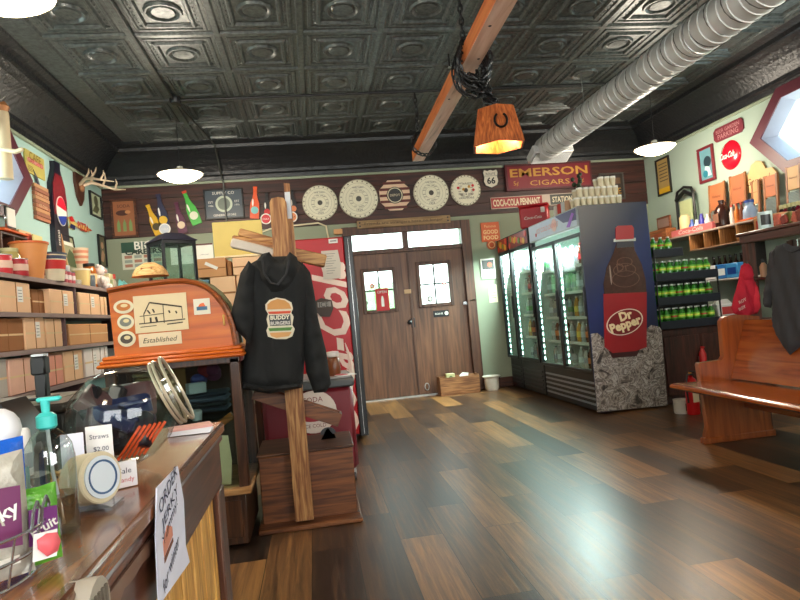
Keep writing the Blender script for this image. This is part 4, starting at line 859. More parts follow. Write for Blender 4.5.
stackbox('blue-grey shipping box on the left of the pile', X(191), X(208.5), Zm-.24, Zm-.012, M((110, 150, 170), .6), d=.3)
stackbox('cardboard box in the bottom row of the pile, left', X(191), X(226), 1.031, Zm-.241, CARD)
stackbox('cardboard box in the bottom row of the pile, right', X(226.5), X(264), 1.031, Zm-.241, CARD)
a = P(212, 223, y=YB+.1); b = P(264, 252, y=YB+.1)
yb_ = thing('poster_board', 'large pale yellow card panel standing on top of the box pile', 'board', ((a.x+b.x)/2, YB+.1, Zt+.001))
MB().box(-(b.x-a.x)/2, (b.x-a.x)/2, -.012, .012, 0, a.z-Zt, M((222, 196, 110), .6), .003).build('board', yb_); MB().box(-(b.x-a.x)/2, (b.x-a.x)/2, -.03, .02, -.0, .016, M((236, 220, 180), .6), .003).build('bottom_rail', yb_)
# ------------------------------------------------------------------ red vending machine
VY = 5.9
vm = thing('vending_machine', 'tall red soda vending machine with white script lettering on its front', 'vending machine', (.1, VY, 0))
RD = M((190, 12, 26), .42, 0, .05, 4)
MB().box(-.35, .34, .06, .62, .03, 2.0, M((30, 26, 28), .5), .01).build('body', vm)
MB().box(-.35, .262, 0, .06, .06, 2.0, RD, .012).build('door', vm)
MB().box(.262, .345, -.004, .06, .04, 2.003, M((22, 22, 24), .3), .006).box(.300, .306, -.008, -.003, .06, 1.98, CHROME).build('door_edge', vm)
wt = M((246, 222, 208), .45)
MB().text('Coca-Cola', .09, .93, -.003, wt, w=1.72, h=.34, rot=pi/2, bold=.025, shear=.3).build('script_lettering', vm)
sw = MB(); sw.tube([(.17+.06*sin(k*.35), -.002, .36+.075*k) for k in range(9)], [.004, .012, .02, .026, .03, .026, .02, .012, .004], wt, 6); sw.build('script_swoosh', vm)
a = P(321, 251, y=VY-.02); b = P(342, 278, y=VY-.02)
pp = MB(); w2 = (b.x-a.x)/2; h2 = (a.z-b.z)/2; pp.prism([(-w2, h2), (w2*.8, h2), (w2, 0), (w2*.85, -h2), (-w2, -h2)], -.003, 0, M((214, 208, 196), .8))
for k in range(9): pp.box(-w2*.6, w2*(.5-.2*(k % 3)), -.004, -.003, h2*(.75-.17*k), h2*(.78-.17*k), GREY)
tag(pp.build('paper_notice', loc=((a.x+b.x)/2, VY-.012, (a.z+b.z)/2)), 'pale printed paper notice taped on the red vending machine', 'paper')
a = P(328, 237, y=VY-.01); b = P(338, 243, y=VY-.01)
tag(MB().box(-.045, .045, -.003, 0, -.022, .022, PAPER).box(-.03, .03, -.004, -.003, -.005, .005, GREY).build('price_label', loc=((a.x+b.x)/2, VY-.012, (a.z+b.z)/2-.01)), 'small white label at the top of the red vending machine', 'label')
p = P(324, 307, y=VY-.03); tag(MB().prism([(-.09, .06), (-.02, .09), (.08, .06), (.09, -.02), (.05, -.1), (-.04, -.09), (-.09, -.02)], -.02, 0, M((64, 46, 34), .5)).box(-.06, .07, -.024, -.02, .0, .05, M((150, 146, 140), .5)).text('ICE', .0, .025, -.026, BLACK, w=.09).build('dark_badge', loc=(p.x, VY-.006, p.z)), 'dark brown and grey badge stuck on the red vending machine', 'badge')
# ------------------------------------------------------------------ maroon soda cooler on casters
MR = M((112, 22, 34), .4, 0, .08, 5); KY = 4.45
kc = thing('barrel_cooler', 'maroon square soda cooler on casters with white round logo', 'cooler', (-.085, KY, 0))
MB().box(-.33, .33, 0, .52, .09, .70, MR, .03).build('body', kc)
MB().box(-.345, .345, -.02, .54, .70, .765, M((70, 74, 76), .4), .012).box(-.32, .32, .0, .52, .766, .775, M((150, 150, 150), .4)).build('lid', kc)
x, z = P(314, 412, y=KY).x+.085, P(314, 412, y=KY).z
lg = MB(); lg.disc(x, z, .165, -.004, 0, M((214, 200, 190), .5), rz=.155); lg.disc(x-.005, z-.01, .12, -.007, -.004, M((150, 30, 40), .5), rz=.06); lg.text('Dr Pepper', x, z-.01, -.008, WHITE, w=.2); lg.text('ICE COLD', x, z-.10, -.005, DKRED, w=.16); lg.text('SODA', x, z+.09, -.005, DKRED, w=.14); lg.build('round_logo', kc)
for sx in (-.28, .29):
    for sy in (.05, .46): MB().cyl((sx-.015, sy, .035), (sx+.015, sy, .035), .034, M((90, 92, 96), .3, .5), n=16).box(sx-.02, sx+.02, sy-.02, sy+.02, .05, .09, STEEL).build('caster', kc)
def oncool(name, label, cat, px, py, mk, y=KY+.12): p = P(px, py, y=y); mb = MB(); mk(mb); tag(mb.build(name, loc=(p.x, y, .777)), label, cat)
oncool('candy_jar', 'small jar with white lid and brown contents on the maroon cooler', 'jar', 334, 370, lambda mb: (mb.lathe([(0, 0), (.045, 0), (.05, .02), (.05, .12), (.035, .14)], M((110, 60, 30), .3, 0, .4, 40), n=16), mb.lathe([(.04, .14), (.045, .145), (.045, .18), (0, .185)], M((225, 220, 215), .4), n=16)))
oncool('leaflet', 'pink and white leaflets lying on the maroon cooler lid', 'paper', 345, 373, lambda mb: (mb.box(-.07, .07, -.05, .05, 0, .006, PAPER, 0, Matrix.Rotation(.3, 4, 'Z')), mb.box(-.06, .0, -.04, .04, .007, .011, M((200, 90, 100), .6), 0, Matrix.Rotation(.5, 4, 'Z'))), KY+.06)
# ------------------------------------------------------------------ rustic wooden cross stand
SY = 3.62; LOG = wood((128, 78, 40), (192, 144, 88), 'z', 5, .6); LOGX = wood((140, 90, 48), (204, 158, 100), 'x', 5, .6); CRT = wood((88, 48, 24), (138, 84, 44), 'x', 3, .45); CRZ = wood((96, 54, 30), (140, 86, 48), 'z', 3, .45)
st = thing('clothes_stand', 'rustic wooden cross stand on a crate base, holding the black hoodie', 'stand', (-.145, SY, 0))
po = MB(); zz = 1.945; po.prism([(-.052, .05), (.052, .05), (.05, 1.2), (.048, zz-.03), (.035, zz-.008), (0, zz), (-.035, zz-.008), (-.048, zz-.03), (-.052, 1.2)], -.045, .045, LOG); po.build('post', st)
MB().prism([(.045, 1.3), (.085, 1.3), (.075, 2.03), (.042, 2.035)], .0, .04, LOG).box(.0425, .074, -.002, .0, 1.82, 1.98, M((196, 200, 206), .5)).build('rear_upright', st)
def bar(n, p0, p1, th, y0, y1, m, caps=False):
    d = Vector((p1[0]-p0[0], p1[1]-p0[1])); L_ = d.length; T = Matrix.Translation((p0[0]+.145, 0, p0[1])) @ Matrix.Rotation(-atan2(d.y, d.x), 4, 'Y'); mb = MB(); mb.box(0, L_, y0, y1, -th/2, th/2, m, .008, T)
    if caps: mb.box(L_-.002, L_+.003, y0+.008, y1-.008, -th/2+.01, th/2-.01, M((220, 214, 200), .6), 0, T)
    return mb.build(n, st)
a = P(230, 238, y=SY); b = P(326, 260, y=SY); bar('crossbar', (a.x, a.z-.01), (b.x, b.z), .075, .046, .12, LOGX, True)
a = P(238, 231, y=SY+.1); b = P(290, 246, y=SY+.1); bar('crossbar', (a.x, a.z), (b.x, b.z), .05, .124, .17, LOGX)
a = P(230, 240, y=SY-.02); b = P(274, 251, y=SY-.02); bar('grey_face_board', (a.x, a.z-.01), (b.x, b.z-.01), .055, .0, .043, M((190, 178, 166), .6, 0, .2, 14))
MB().box(-.245, .315, .05, .5, .02, .42, CRT, .006).build('crate', st)
MB().box(-.255, .325, .045, .51, .42, .436, wood((60, 36, 24), (98, 62, 40), 'x', 3, .5), .004).build('crate_top', st)
MB().box(-.265, .335, -.06, .52, .0, .03, CRT, .006).build('foot_board', st)
MB().prism([(-.02+.2+.05*cos(q), .47+.04*sin(q)) for q in [pi*k/8 for k in range(9)]][::-1]+[(.13, .437), (.23, .437)][::1], .3, .31, DKGREY).build('bracket', st)
T = Matrix.Translation((P(297, 408, y=SY).x+.145, .11, P(297, 408, y=SY).z)) @ Matrix.Rotation(.42, 4, 'Y')
ty = MB(); ty.box(-.27, .27, -.062, -.052, -.04, .04, CRT, .002, T).box(-.27, .27, .052, .062, -.04, .04, CRT, .002, T).box(-.27, -.26, -.052, .052, -.04, .04, CRT, 0, T).box(.26, .27, -.052, .052, -.04, .04, CRT, 0, T).box(-.26, .26, -.052, .052, -.04, -.03, CRT, 0, T); ty.build('tilted_tray', st)
base = Vector((-.145, SY, 0))
for k in range(6): 
    o = MB().box(-.028, .028, -.03, .03, -.012, .016, M(((206, 190, 186), (170, 40, 50), (70, 60, 56))[k % 3], .5), .004).build('candy_pack', loc=base+(T @ Vector((.23-.062*k, 0, -.016))), rot=(0, .42, 0)); tag(o, '%s small packet from the right in the tilted wooden tray' % ORD[k], 'packet')
# ------------------------------------------------------------------ black hoodie
HY = 3.50; HC = M((13, 13, 14), .85, 0, .25, 30, .3)
hp = P(275, 320, y=HY); ho = thing('black_hoodie', 'black hooded sweatshirt with burger print hanging on the wooden cross', 'hoodie', hp)
def q2(pts, y=HY, o=hp): return [(P(a, b, y=y).x-o.x, P(a, b, y=y).z-o.z) for a, b in pts]
def part(name, pts, th, wr, y=0, back=.45, edge=.07, step=.022, m=HC, par=ho, yy=HY, o=hp):
    mb = MB(); inflate(q2(pts, yy, o), step, th, m, mb, wr, y, back, edge); return mb.build(name, par)
part('body', [(262, 257), (250, 264), (243, 274), (242, 300), (246, 340), (241, 384), (247, 389), (270, 392), (296, 389), (303, 384), (306, 340), (311, 290), (309, 272), (302, 263), (290, 256)], .075, lambda x, z: .008*sin(34*x+9*z)*(.4+max(0, -z)*2.2)+.004*sin(80*x))
part('sleeve', [(250, 262), (242, 274), (236, 300), (231, 320), (235, 327), (246, 338), (251, 345), (255, 325), (256, 290), (256, 268)], .045, lambda x, z: .007*sin(60*z+30*x), y=-.075, par=ho)
part('sleeve', [(302, 262), (310, 272), (314, 290), (318, 318), (326, 350), (331, 384), (326, 392), (314, 393), (306, 372), (301, 330), (299, 290)], .055, lambda x, z: .008*sin(50*z-20*x), y=.0)
part('hood', [(257, 262), (263, 255), (270, 253), (276, 262), (284, 262), (290, 253), (297, 258), (300, 268), (295, 284), (284, 294), (270, 294), (261, 280)], .05, lambda x, z: .010*sin(42*(abs(x)+z)), y=-.055, edge=.04, step=.016)
hm = MB(); hm.tube([(x, -.118, z) for x, z in q2([(264, 262), (266, 275), (272, 284), (279, 286), (287, 276), (290, 262)])], .007, M((34, 34, 37), .8), 6); hm.build('hood_seam', ho)
part('waistband', [(242, 380), (242, 388), (270, 393), (302, 387), (303, 379), (271, 385)], .05, lambda x, z: .004*sin(160*x), y=-.035, edge=.02, step=.014)
lo_ = MB(); lc_ = q2([(280.5, 319)])[0]; k_ = 3.45/601
def lq(pts): return [(lc_[0]+(a-280.5)*k_, lc_[1]-(b-319)*k_) for a, b in pts]
yl = -.088
lo_.prism(lq([(268, 309), (268, 304), (272, 300), (279, 298), (287, 300), (293, 304), (294, 310), (292, 314), (294, 318), (292, 326), (294, 330), (291, 337), (285, 339), (275, 338), (268, 335), (267, 329), (269, 325), (268, 318), (270, 313)]), yl, yl+.03, M((212, 200, 176), .7))
lo_.prism(lq([(269.5, 309), (270, 304), (274, 301), (280, 299.4), (287, 301.4), (291, 305), (292.5, 310)]), yl-.002, yl, M((196, 138, 76), .7))
lo_.prism(lq([(270, 311), (292, 312), (291, 314.5), (271, 313.5)]), yl-.002, yl, M((196, 70, 40), .7)); lo_.prism(lq([(270.5, 314.5), (291, 315.5), (291, 326), (271, 325)]), yl-.002, yl, BLACK)
lo_.prism(lq([(269, 327), (292, 328), (290, 331), (270, 330)]), yl-.002, yl, M((74, 120, 50), .7)); lo_.prism(lq([(270, 331.5), (291, 332.5), (288, 336.5), (276, 337), (271, 335)]), yl-.002, yl, M((206, 150, 90), .7))
a = lq([(281, 317.6)])[0]; lo_.text('BUDDY', a[0], a[1], yl-.004, M((226, 216, 190), .7), w=.105, rot=-.04, bold=.03); a = lq([(281, 323)])[0]; lo_.text('BURGERS', a[0], a[1], yl-.004, M((200, 190, 180), .7), w=.108, rot=-.04, bold=.03)
lo_.build('burger_print', ho)
zp = MB(); zp.tube([(x, -.02, z) for x, z in q2([(312, 345), (313, 372)])], .004, CHROME, 5); zp.sph((q2([(312, 371)])[0][0], -.03, q2([(312, 371)])[0][1]), .008, CHROME); zp.build('drawstring_tip', ho)
# ------------------------------------------------------------------ foreground counter
CT = .95; CW = wood((112, 64, 36), (178, 116, 68), 'y', 3, .25, .6); CWD = wood((64, 34, 26), (108, 62, 44), 'y', 3, .35, .4); SL = wood((176, 122, 52), (222, 172, 92), 'z', 6, .5)
ct = thing('service_counter', 'long dark wood service counter with tan slatted side in the foreground', 'counter', (-.9, .7, 0))
def C(x0, x1, y0, y1, z0, z1): return (x0+.9, x1+.9, y0-.7, y1-.7, z0, z1)
MB().box(*C(-1.65, -.262, -.7, 1.70, CT-.03, CT), CW, .006).build('countertop', ct)
MB().box(*C(-1.63, -.268, -.68, 1.69, CT-.052, CT-.031), CWD, .006).build('edge_moulding', ct)
MB().box(*C(-1.6, -.276, -.66, 1.68, CT-.16, CT-.053), CWD, .002).build('apron', ct)
for y in (1.585, .62): MB().box(*C(-.335, -.272, y, y+.09, .0, CT-.161), DWOODZ, .004).build('corner_post', ct)
MB().box(*C(-1.6, -1.54, 1.585, 1.675, .0, CT-.161), DWOODZ, .004).build('corner_post', ct)
m = MB(); k = 0
while -.6+k*.052 < 1.58:
    y = -.6+k*.052; m.box(*C(-.305, -.29+(.003 if k % 2 else 0), y, y+.049, .04, CT-.161), SL, .003); k += 1
m.build('slatted_panel', ct); MB().box(*C(-1.58, -.31, -.6, 1.6, .04, .9), DKGREY).build('carcass', ct)
m = MB(); tp = [(-.62+.02*k, CT-.074-.010*random.random()) for k in range(100)]
m.prism([(0.02+y, z) for y, z in tp if y+.02 < 1.0]+[(1.0, CT-.058), (-.60, CT-.058)], -.004, -.0, M((120, 88, 72), .45), Matrix.Translation((.9-.2755, -.7, 0)) @ Matrix.Rotation(pi/2, 4, 'Z')); m.build('torn_edge_strip', ct)
p = P(102, 610, x=-.245); m = MB(); m.cyl((-.028, 0, 0), (.0, 0, 0), .034, M((170, 160, 146), .6))
for k in range(5): m.box(.0, .003, -.024+k*.010, -.020+k*.010, -.02, .02, M((110, 100, 88), .6))
tag(m.build('round_wooden_knob', loc=(-.247, p.y, p.z)), 'pale grooved round wooden end fixed low on the counter apron', 'knob')
# taped paper on the counter side
m = MB(); pts = [P(a, b, x=-.258) for a, b in ((177, 466), (156, 488), (155, 540), (158, 606), (189, 562), (185, 545), (183, 500))]
o = P(168, 530, x=-.258); out = [(q.y-o.y, q.z-o.z) for q in pts]
m.prism(out, -.002, 0, M((214, 214, 232), .8)); ik = M((50, 52, 80), .7)
def wr(t, px, py, w, rot=0.0, mm=ik, h=.022): q = P(px, py, x=-.258); m.text(t, q.y-o.y, q.z-o.z, -.003, mm, w=w, h=h, rot=rot)
wr('ORDER', 167, 488, .13, .25); wr('JERKY', 169, 507, .12, .25); wr('Yummy!', 169, 522, .115, .3); wr('for winter', 170, 562, .12, .3)
q = P(167, 542, x=-.258); m.prism([(q.y-o.y-.03, q.z-o.z-.012), (q.y-o.y+.03, q.z-o.z), (q.y-o.y+.03, q.z-o.z+.014), (q.y-o.y, q.z-o.z+.026), (q.y-o.y-.03, q.z-o.z+.01)], -.003, -.002, M((200, 130, 110), .7)); m.prism([(q.y-o.y-.03, q.z-o.z-.022), (q.y-o.y+.03, q.z-o.z-.01), (q.y-o.y+.03, q.z-o.z-.004), (q.y-o.y-.03, q.z-o.z-.014)], -.003, -.002, M((110, 60, 40), .7))
tag(m.build('handwritten_paper', loc=(-.2585, o.y, o.z), rot=(0, 0, pi/2)), 'handwritten white paper sign taped to the counter side', 'paper')
# hand sanitiser
_q = P(55, 533, z=CT); sx, sy = _q.x, _q.y
sb_ = thing('pump_bottle', 'clear pump bottle of hand sanitiser with teal pump on the counter', 'bottle', (sx, sy, CT+.0005))
GL = glass((236, 242, 240), .6, .03)
MB().lathe([(0, 0), (.028, 0), (.031, .004), (.031, .098), (.028, .116), (.020, .130), (.010, .138), (.010, .142), (0, .142)], GL, n=28).build('clear_body', sb_)
TE = M((70, 196, 190), .3)
MB().lathe([(0, .139), (.010, .138), (.0125, .141), (.0125, .155), (.008, .159), (.005, .16), (.006, .176), (0, .176)], TE, n=20).box(-.010, .020, -.005, .005, .174, .180, TE, .002).build('pump', sb_)
MB().tube([(0, 0, .148), (.003, 0, .08), (.012, 0, .01)], .0025, M((225, 228, 230), .4), 6).build('dip_tube', sb_)
MB().lathe([(.0295, .003), (.0295, .05), (.0, .05)], glass((206, 180, 140), .5, .1), n=24).build('liquid', sb_)
MB().lathe([(.0315, .03), (.0315, .09)], M((120, 190, 190), .4), n=10, a0=pi*.9, a1=pi*1.25).build('side_label', sb_)
# big glass jar lying on a tilt
jc = Vector((0, 0, 0)); q = P(118, 416, y=1.23); jr = .094; jc = Vector((q.x, 1.23, CT+jr+.002)); ax = Vector((.84, .12, .36)).normalized()
jt = thing('glass_jar', 'large tilted glass jar of packets and straws with metal rim', 'jar', jc)
MB().lathe([(0, -jr*.93), (jr*.45, -jr*.88), (jr*.8, -jr*.6), (jr, -.1*jr), (jr*.99, jr*.3), (jr*.82, jr*.72), (jr*.64, jr*.92), (jr*.62, jr*1.02), (jr*.72, jr*1.08)], glass((238, 244, 244), .22, .03), n=32, ax=ax).build('glass_body', jt)
RM = M((206, 190, 166), .3, .6)
m = MB()
for z_, r_ in ((1.02, .70), (1.10, .71), (1.26, .72)): 
    u_ = ax.orthogonal().normalized(); v_ = ax.cross(u_); m.tube([ax*jr*z_+(u_*cos(2*pi*k/24)+v_*sin(2*pi*k/24))*jr*r_ for k in range(25)], .0032, RM, 6)
m.build('metal_rim', jt)
MB().lathe([(jr*.69, jr*1.02), (jr*.71, jr*1.26)], glass((230, 226, 215), .5), n=28, ax=ax).build('collar', jt)
cols = [(30, 28, 38), (44, 40, 52), (60, 34, 40), (24, 34, 74), (30, 26, 30), (90, 60, 60)]
for k in range(12):
    d = Vector((sin(k*2.4)*.6-.1, cos(k*1.7)*.55, -.45+.19*(k % 6))); T = Matrix.Rotation(k*.7, 4, 'X') @ Matrix.Rotation(k*1.1, 4, 'Y')
    tag(MB().box(-.040, .040, -.034, .034, -.014, .014, M(cols[k % 6], .3, 0, .4, 40), .005, T).build('snack_packet', loc=jc+d*jr*.62), 'dark foil packet inside the tilted glass jar, %s in the heap' % ORD[k], 'packet', 'dark packets in the glass jar')
for k in range(6):
    a = Vector((.012+.0085*k, -.060+.005*k, -.056)); b = Vector((.040+.0065*k, -.035+.006*k, .004))
    tag(MB().box(-.0026, .0026, -.0015, .0015, -.036, .036, M((236, 84, 30), .4), .001, Matrix.Rotation(.65, 4, 'Y')).build('orange_straw', loc=jc+(a+b)/2+Vector((.010, -.018, -.012))), 'bright orange flat straw inside the glass jar, %s from the left' % ORD[k], 'straw', 'orange straws in the glass jar')
def onc(name, label, cat, px, py, mk, rz=0, z=CT, rx=0, ry=0): p = P(px, py, z=z); mb = MB(); mk(mb); return tag(mb.build(name, loc=(p.x, p.y, z+.0015), rot=(rx, ry, rz)), label, cat)
onc('price_card', 'white handwritten card marked $1.50 behind the pump bottle', 'card', 76, 494, lambda m: (m.box(-.017, .017, -.0008, .0008, 0, .098, M((226, 226, 240), .8)), m.text('$1.50', .004, .055, -.0015, ik, w=.018)), .25)
onc('price_card', 'white card reading Straws above $2.00 in front of the glass jar', 'card', 103, 486, lambda m: (m.box(-.021, .021, -.0008, .0008, .0, .102, M((232, 228, 226), .8)), m.text('Straws', .0, .084, -.0015, ik, w=.030), m.text('$2.00', .002, .062, -.0015, ik, w=.024)), .12)
td = Vector((.86, -.48, .14)).normalized(); p = P(95, 512, z=CT)
def tins(m):
    for k in range(2): m.lathe([(0, 0), (.036, 0), (.038, .002), (.038, .019), (.036, .021), (0, .021)], M((206, 190, 160), .5), td*(-.02+.022*k), 28, ax=td)
    m.lathe([(.0, .0), (.031, .0), (.031, .002), (0, .002)], M((208, 214, 222), .35), td*(.0235), 28, ax=td); m.lathe([(.022, .0), (.025, .0), (.025, .001)], M((60, 90, 130), .5), td*.0258, 28, ax=td)
t = MB(); tins(t); tag(t.build('round_snuff_tins', loc=(p.x-.01, p.y+.02, CT+.0445)), 'row of round cream tins with a pale blue label stood on edge', 'tins')
MB().box(-.03, .036, -.03, .03, 0, .004, glass((225, 230, 235), .5)).build('clear_tray', bpy.data.objects['round_snuff_tins'], (0, 0, -.043))
onc('printed_card', 'small white card box with red print between tins and orange straws', 'card', 124, 488, lambda m: (m.box(-.017, .021, -.006, .006, 0, .042, M((226, 222, 226), .7), .001), m.text('Candy', .002, .012, -.0065, M((190, 60, 70), .6), w=.028), m.text('Sale', .002, .028, -.0065, ik, w=.02)), .5)
onc('leaflet_stack', 'short stack of pink and white leaflets at the far corner of the counter', 'leaflets', 193, 433, lambda m: [m.box(-.055, .045, -.028, .028, .003*k, .003*k+.0028, M(((236, 234, 238), (226, 170, 160))[1 if k > 3 else 0], .7), 0, Matrix.Rotation(.06*k, 4, 'Z')) for k in range(6)])
# till things at the back
bx = thing('cash_box', 'black lidded cash box at the back of the counter', 'box', (-.77, 1.50, CT+.001))
MB().box(-.25, .24, -.15, .15, 0, .105, M((28, 28, 28), .35), .005).build('body', bx); MB().box(-.255, .245, -.155, .155, .106, .125, M((48, 44, 38), .3), .005).box(.0, .19, -.12, .1, .1255, .1262, M((90, 80, 50), .4)).build('lid', bx); MB().sph((.0, -.157, .07), .012, GOLD).build('latch', bx)
rg_ = thing('card_terminal', 'black card terminal with slanted screen at the left frame edge', 'terminal', (P(6, 390, y=1.22).x, 1.2, CT+.001))
MB().prism([(-.09, 0), (.05, 0), (.055, .10), (.02, .155), (-.09, .145)], -.05, .05, M((22, 22, 24), .3)).build('housing', rg_); MB().box(-.06, .02, -.055, -.049, .03, .12, M((44, 48, 56), .15), .002).build('screen', rg_)
p = P(43, 392, y=1.48); ar = thing('black_stand', 'black upright stand with angled head behind the pump bottle', 'stand', (p.x, 1.48, CT+.1275))
MB().box(-.012, .012, -.012, .012, 0, .075, BLACK, .003).box(-.025, .025, -.03, .03, 0, .006, BLACK, .002).build('stem', ar); MB().box(-.018, .014, -.015, .015, .055, .098, BLACK, .004).box(-.014, .012, -.014, .012, .098, .103, M((200, 204, 206), .4)).build('head', ar)
p = P(20, 440, z=CT)
tag(MB().lathe([(0, 0), (.011, 0), (.011, .05), (.010, .051), (.010, .068), (.007, .072), (0, .073)], M((214, 210, 206), .4), n=14).lathe([(.0112, .012), (.0112, .035)], M((120, 116, 130), .5), n=14).build('glue_stick', loc=(P(21, 410, y=1.0).x, 1.0, CT+.0535)), 'pale glue stick standing in the black pen cup', 'glue stick')
tag(MB().lathe([(0, 0), (.03, 0), (.032, .052), (0, .052)], BLACK, n=18).build('black_cup', loc=(P(21, 410, y=1.0).x, 1.0, CT+.0005)), 'black pen cup left of the pump bottle', 'cup')
for k in range(3): tag(MB().lathe([(0, 0), (.009, 0), (.009, .01), (.004, .02), (.009, .028), (0, .033)], GOLD, n=12).build('brass_bell', loc=(P(36+8*k, 420, y=1.1).x, 1.12, CT+.001+.02*k*0)), '%s small brass knob from the left in front of the cash box' % ORD[k], 'ornament')
# wire basket of snack bags
bk = P(-34, 590, z=CT)+Vector((0, 0, .001)); wb = thing('wire_basket', 'silver wire basket of snack bags at the lower left corner', 'basket', bk)
m = MB(); SW = M((176, 178, 182), .25, .9)
for z_, r_ in ((.004, .062), (.032, .070), (.058, .077)): m.tube([(r_*1.0*cos(2*pi*k/28), r_*1.15*sin(2*pi*k/28), z_) for k in range(29)], .0018, SW, 6)
for k in range(14): a = 2*pi*k/14; m.tube([(.062*cos(a), .071*sin(a), .004), (.077*cos(a), .088*sin(a), .058)], .0013, SW, 5)
m.build('wire_body', wb)
m = MB()
for dy in (-.01, .012): m.tube([(.076, dy-.008, .055), (.079, dy-.008, .075), (.080, dy, .084), (.079, dy+.008, .075), (.076, dy+.008, .055)], .0018, SW, 6)
m.build('hanging_loop', wb)
def bag(name, label, dx, dy, rz, w, h, c, c2_, txt, tilt=0, z0=.008):
    mb = MB(); out = [(-w, 0), (-w*.3, -.0), (w, 0), (w*.96, h*.5), (w, h), (w*.2, h*.985), (-w, h), (-w*.95, h*.5)]
    inflate(out, .012, .014, M(c, .22, 0, .25, 50, .6), mb, lambda x, z: .0025*sin(220*x+60*z), edge=.03)
    mb.prism([(-w*.7, h*.3), (w*.6, h*.25), (w*.7, h*.72), (-w*.6, h*.75)], -.0155, -.0135, M(c2_, .3)); mb.text(txt, 0, h*.5, -.0165, WHITE, w=w*1.25, rot=.3, bold=.02); mb.box(-w*.5, w*.5, -.0155, -.013, h*.12, h*.18, M((232, 228, 220), .4))
    return tag(mb.build(name, loc=bk+Vector((dx, dy, z0)), rot=(tilt, .0, rz)), label, 'snack bag')
bag('snack_bag', 'grey and purple snack bag at the front of the wire basket', .040, -.018, .75, .036, .130, (176, 170, 158), (104, 34, 84), 'Jerky', -.1)
bag('snack_bag', 'bright green snack bag tucked behind the grey bag', .066, .022, .75, .022, .085, (92, 160, 52), (110, 40, 110), 'Fruit', -.05)
bag('snack_bag', 'shiny blue snack bag at the back of the wire basket', .0, .052, .6, .042, .135, (30, 90, 190), (190, 214, 236), 'Chips', -.1)
bag('snack_bag', 'yellow-green snack bag at the lower left of the basket', -.03, -.012, .75, .03, .075, (150, 160, 60), (60, 60, 40), 'Nuts')
tag(inflate([(-.014, .0), (.0, -.014), (.016, -.010), (.02, .004), (.014, .018), (-.002, .02), (-.016, .014)], .006, .008, M((222, 96, 104), .5), MB(), edge=.012).box(-.018, .017, .005, .007, -.018, .022, PAPER).build('pink_tag', loc=bk+Vector((.088, -.012, .036)), rot=(0, .1, .9)), 'pink pig-like tag hooked on the wire basket', 'tag').scale = (.7, .7, .7)
p = P(-3, 430, y=.80); tag(MB().sph((0, 0, 0), .026, M((226, 224, 228), .5)).build('white_ball', loc=(p.x, .80, p.z)), 'white round ball among the bags at the left frame edge', 'ball')
tag(MB().cyl((0, 0, 0), (0, 0, p.z-.026-CT-.002), .012, M((200, 200, 204), .5)).build('ball_stand', loc=(p.x, .80, CT+.001)), 'pale short stand under the white ball at the frame edge', 'stand')
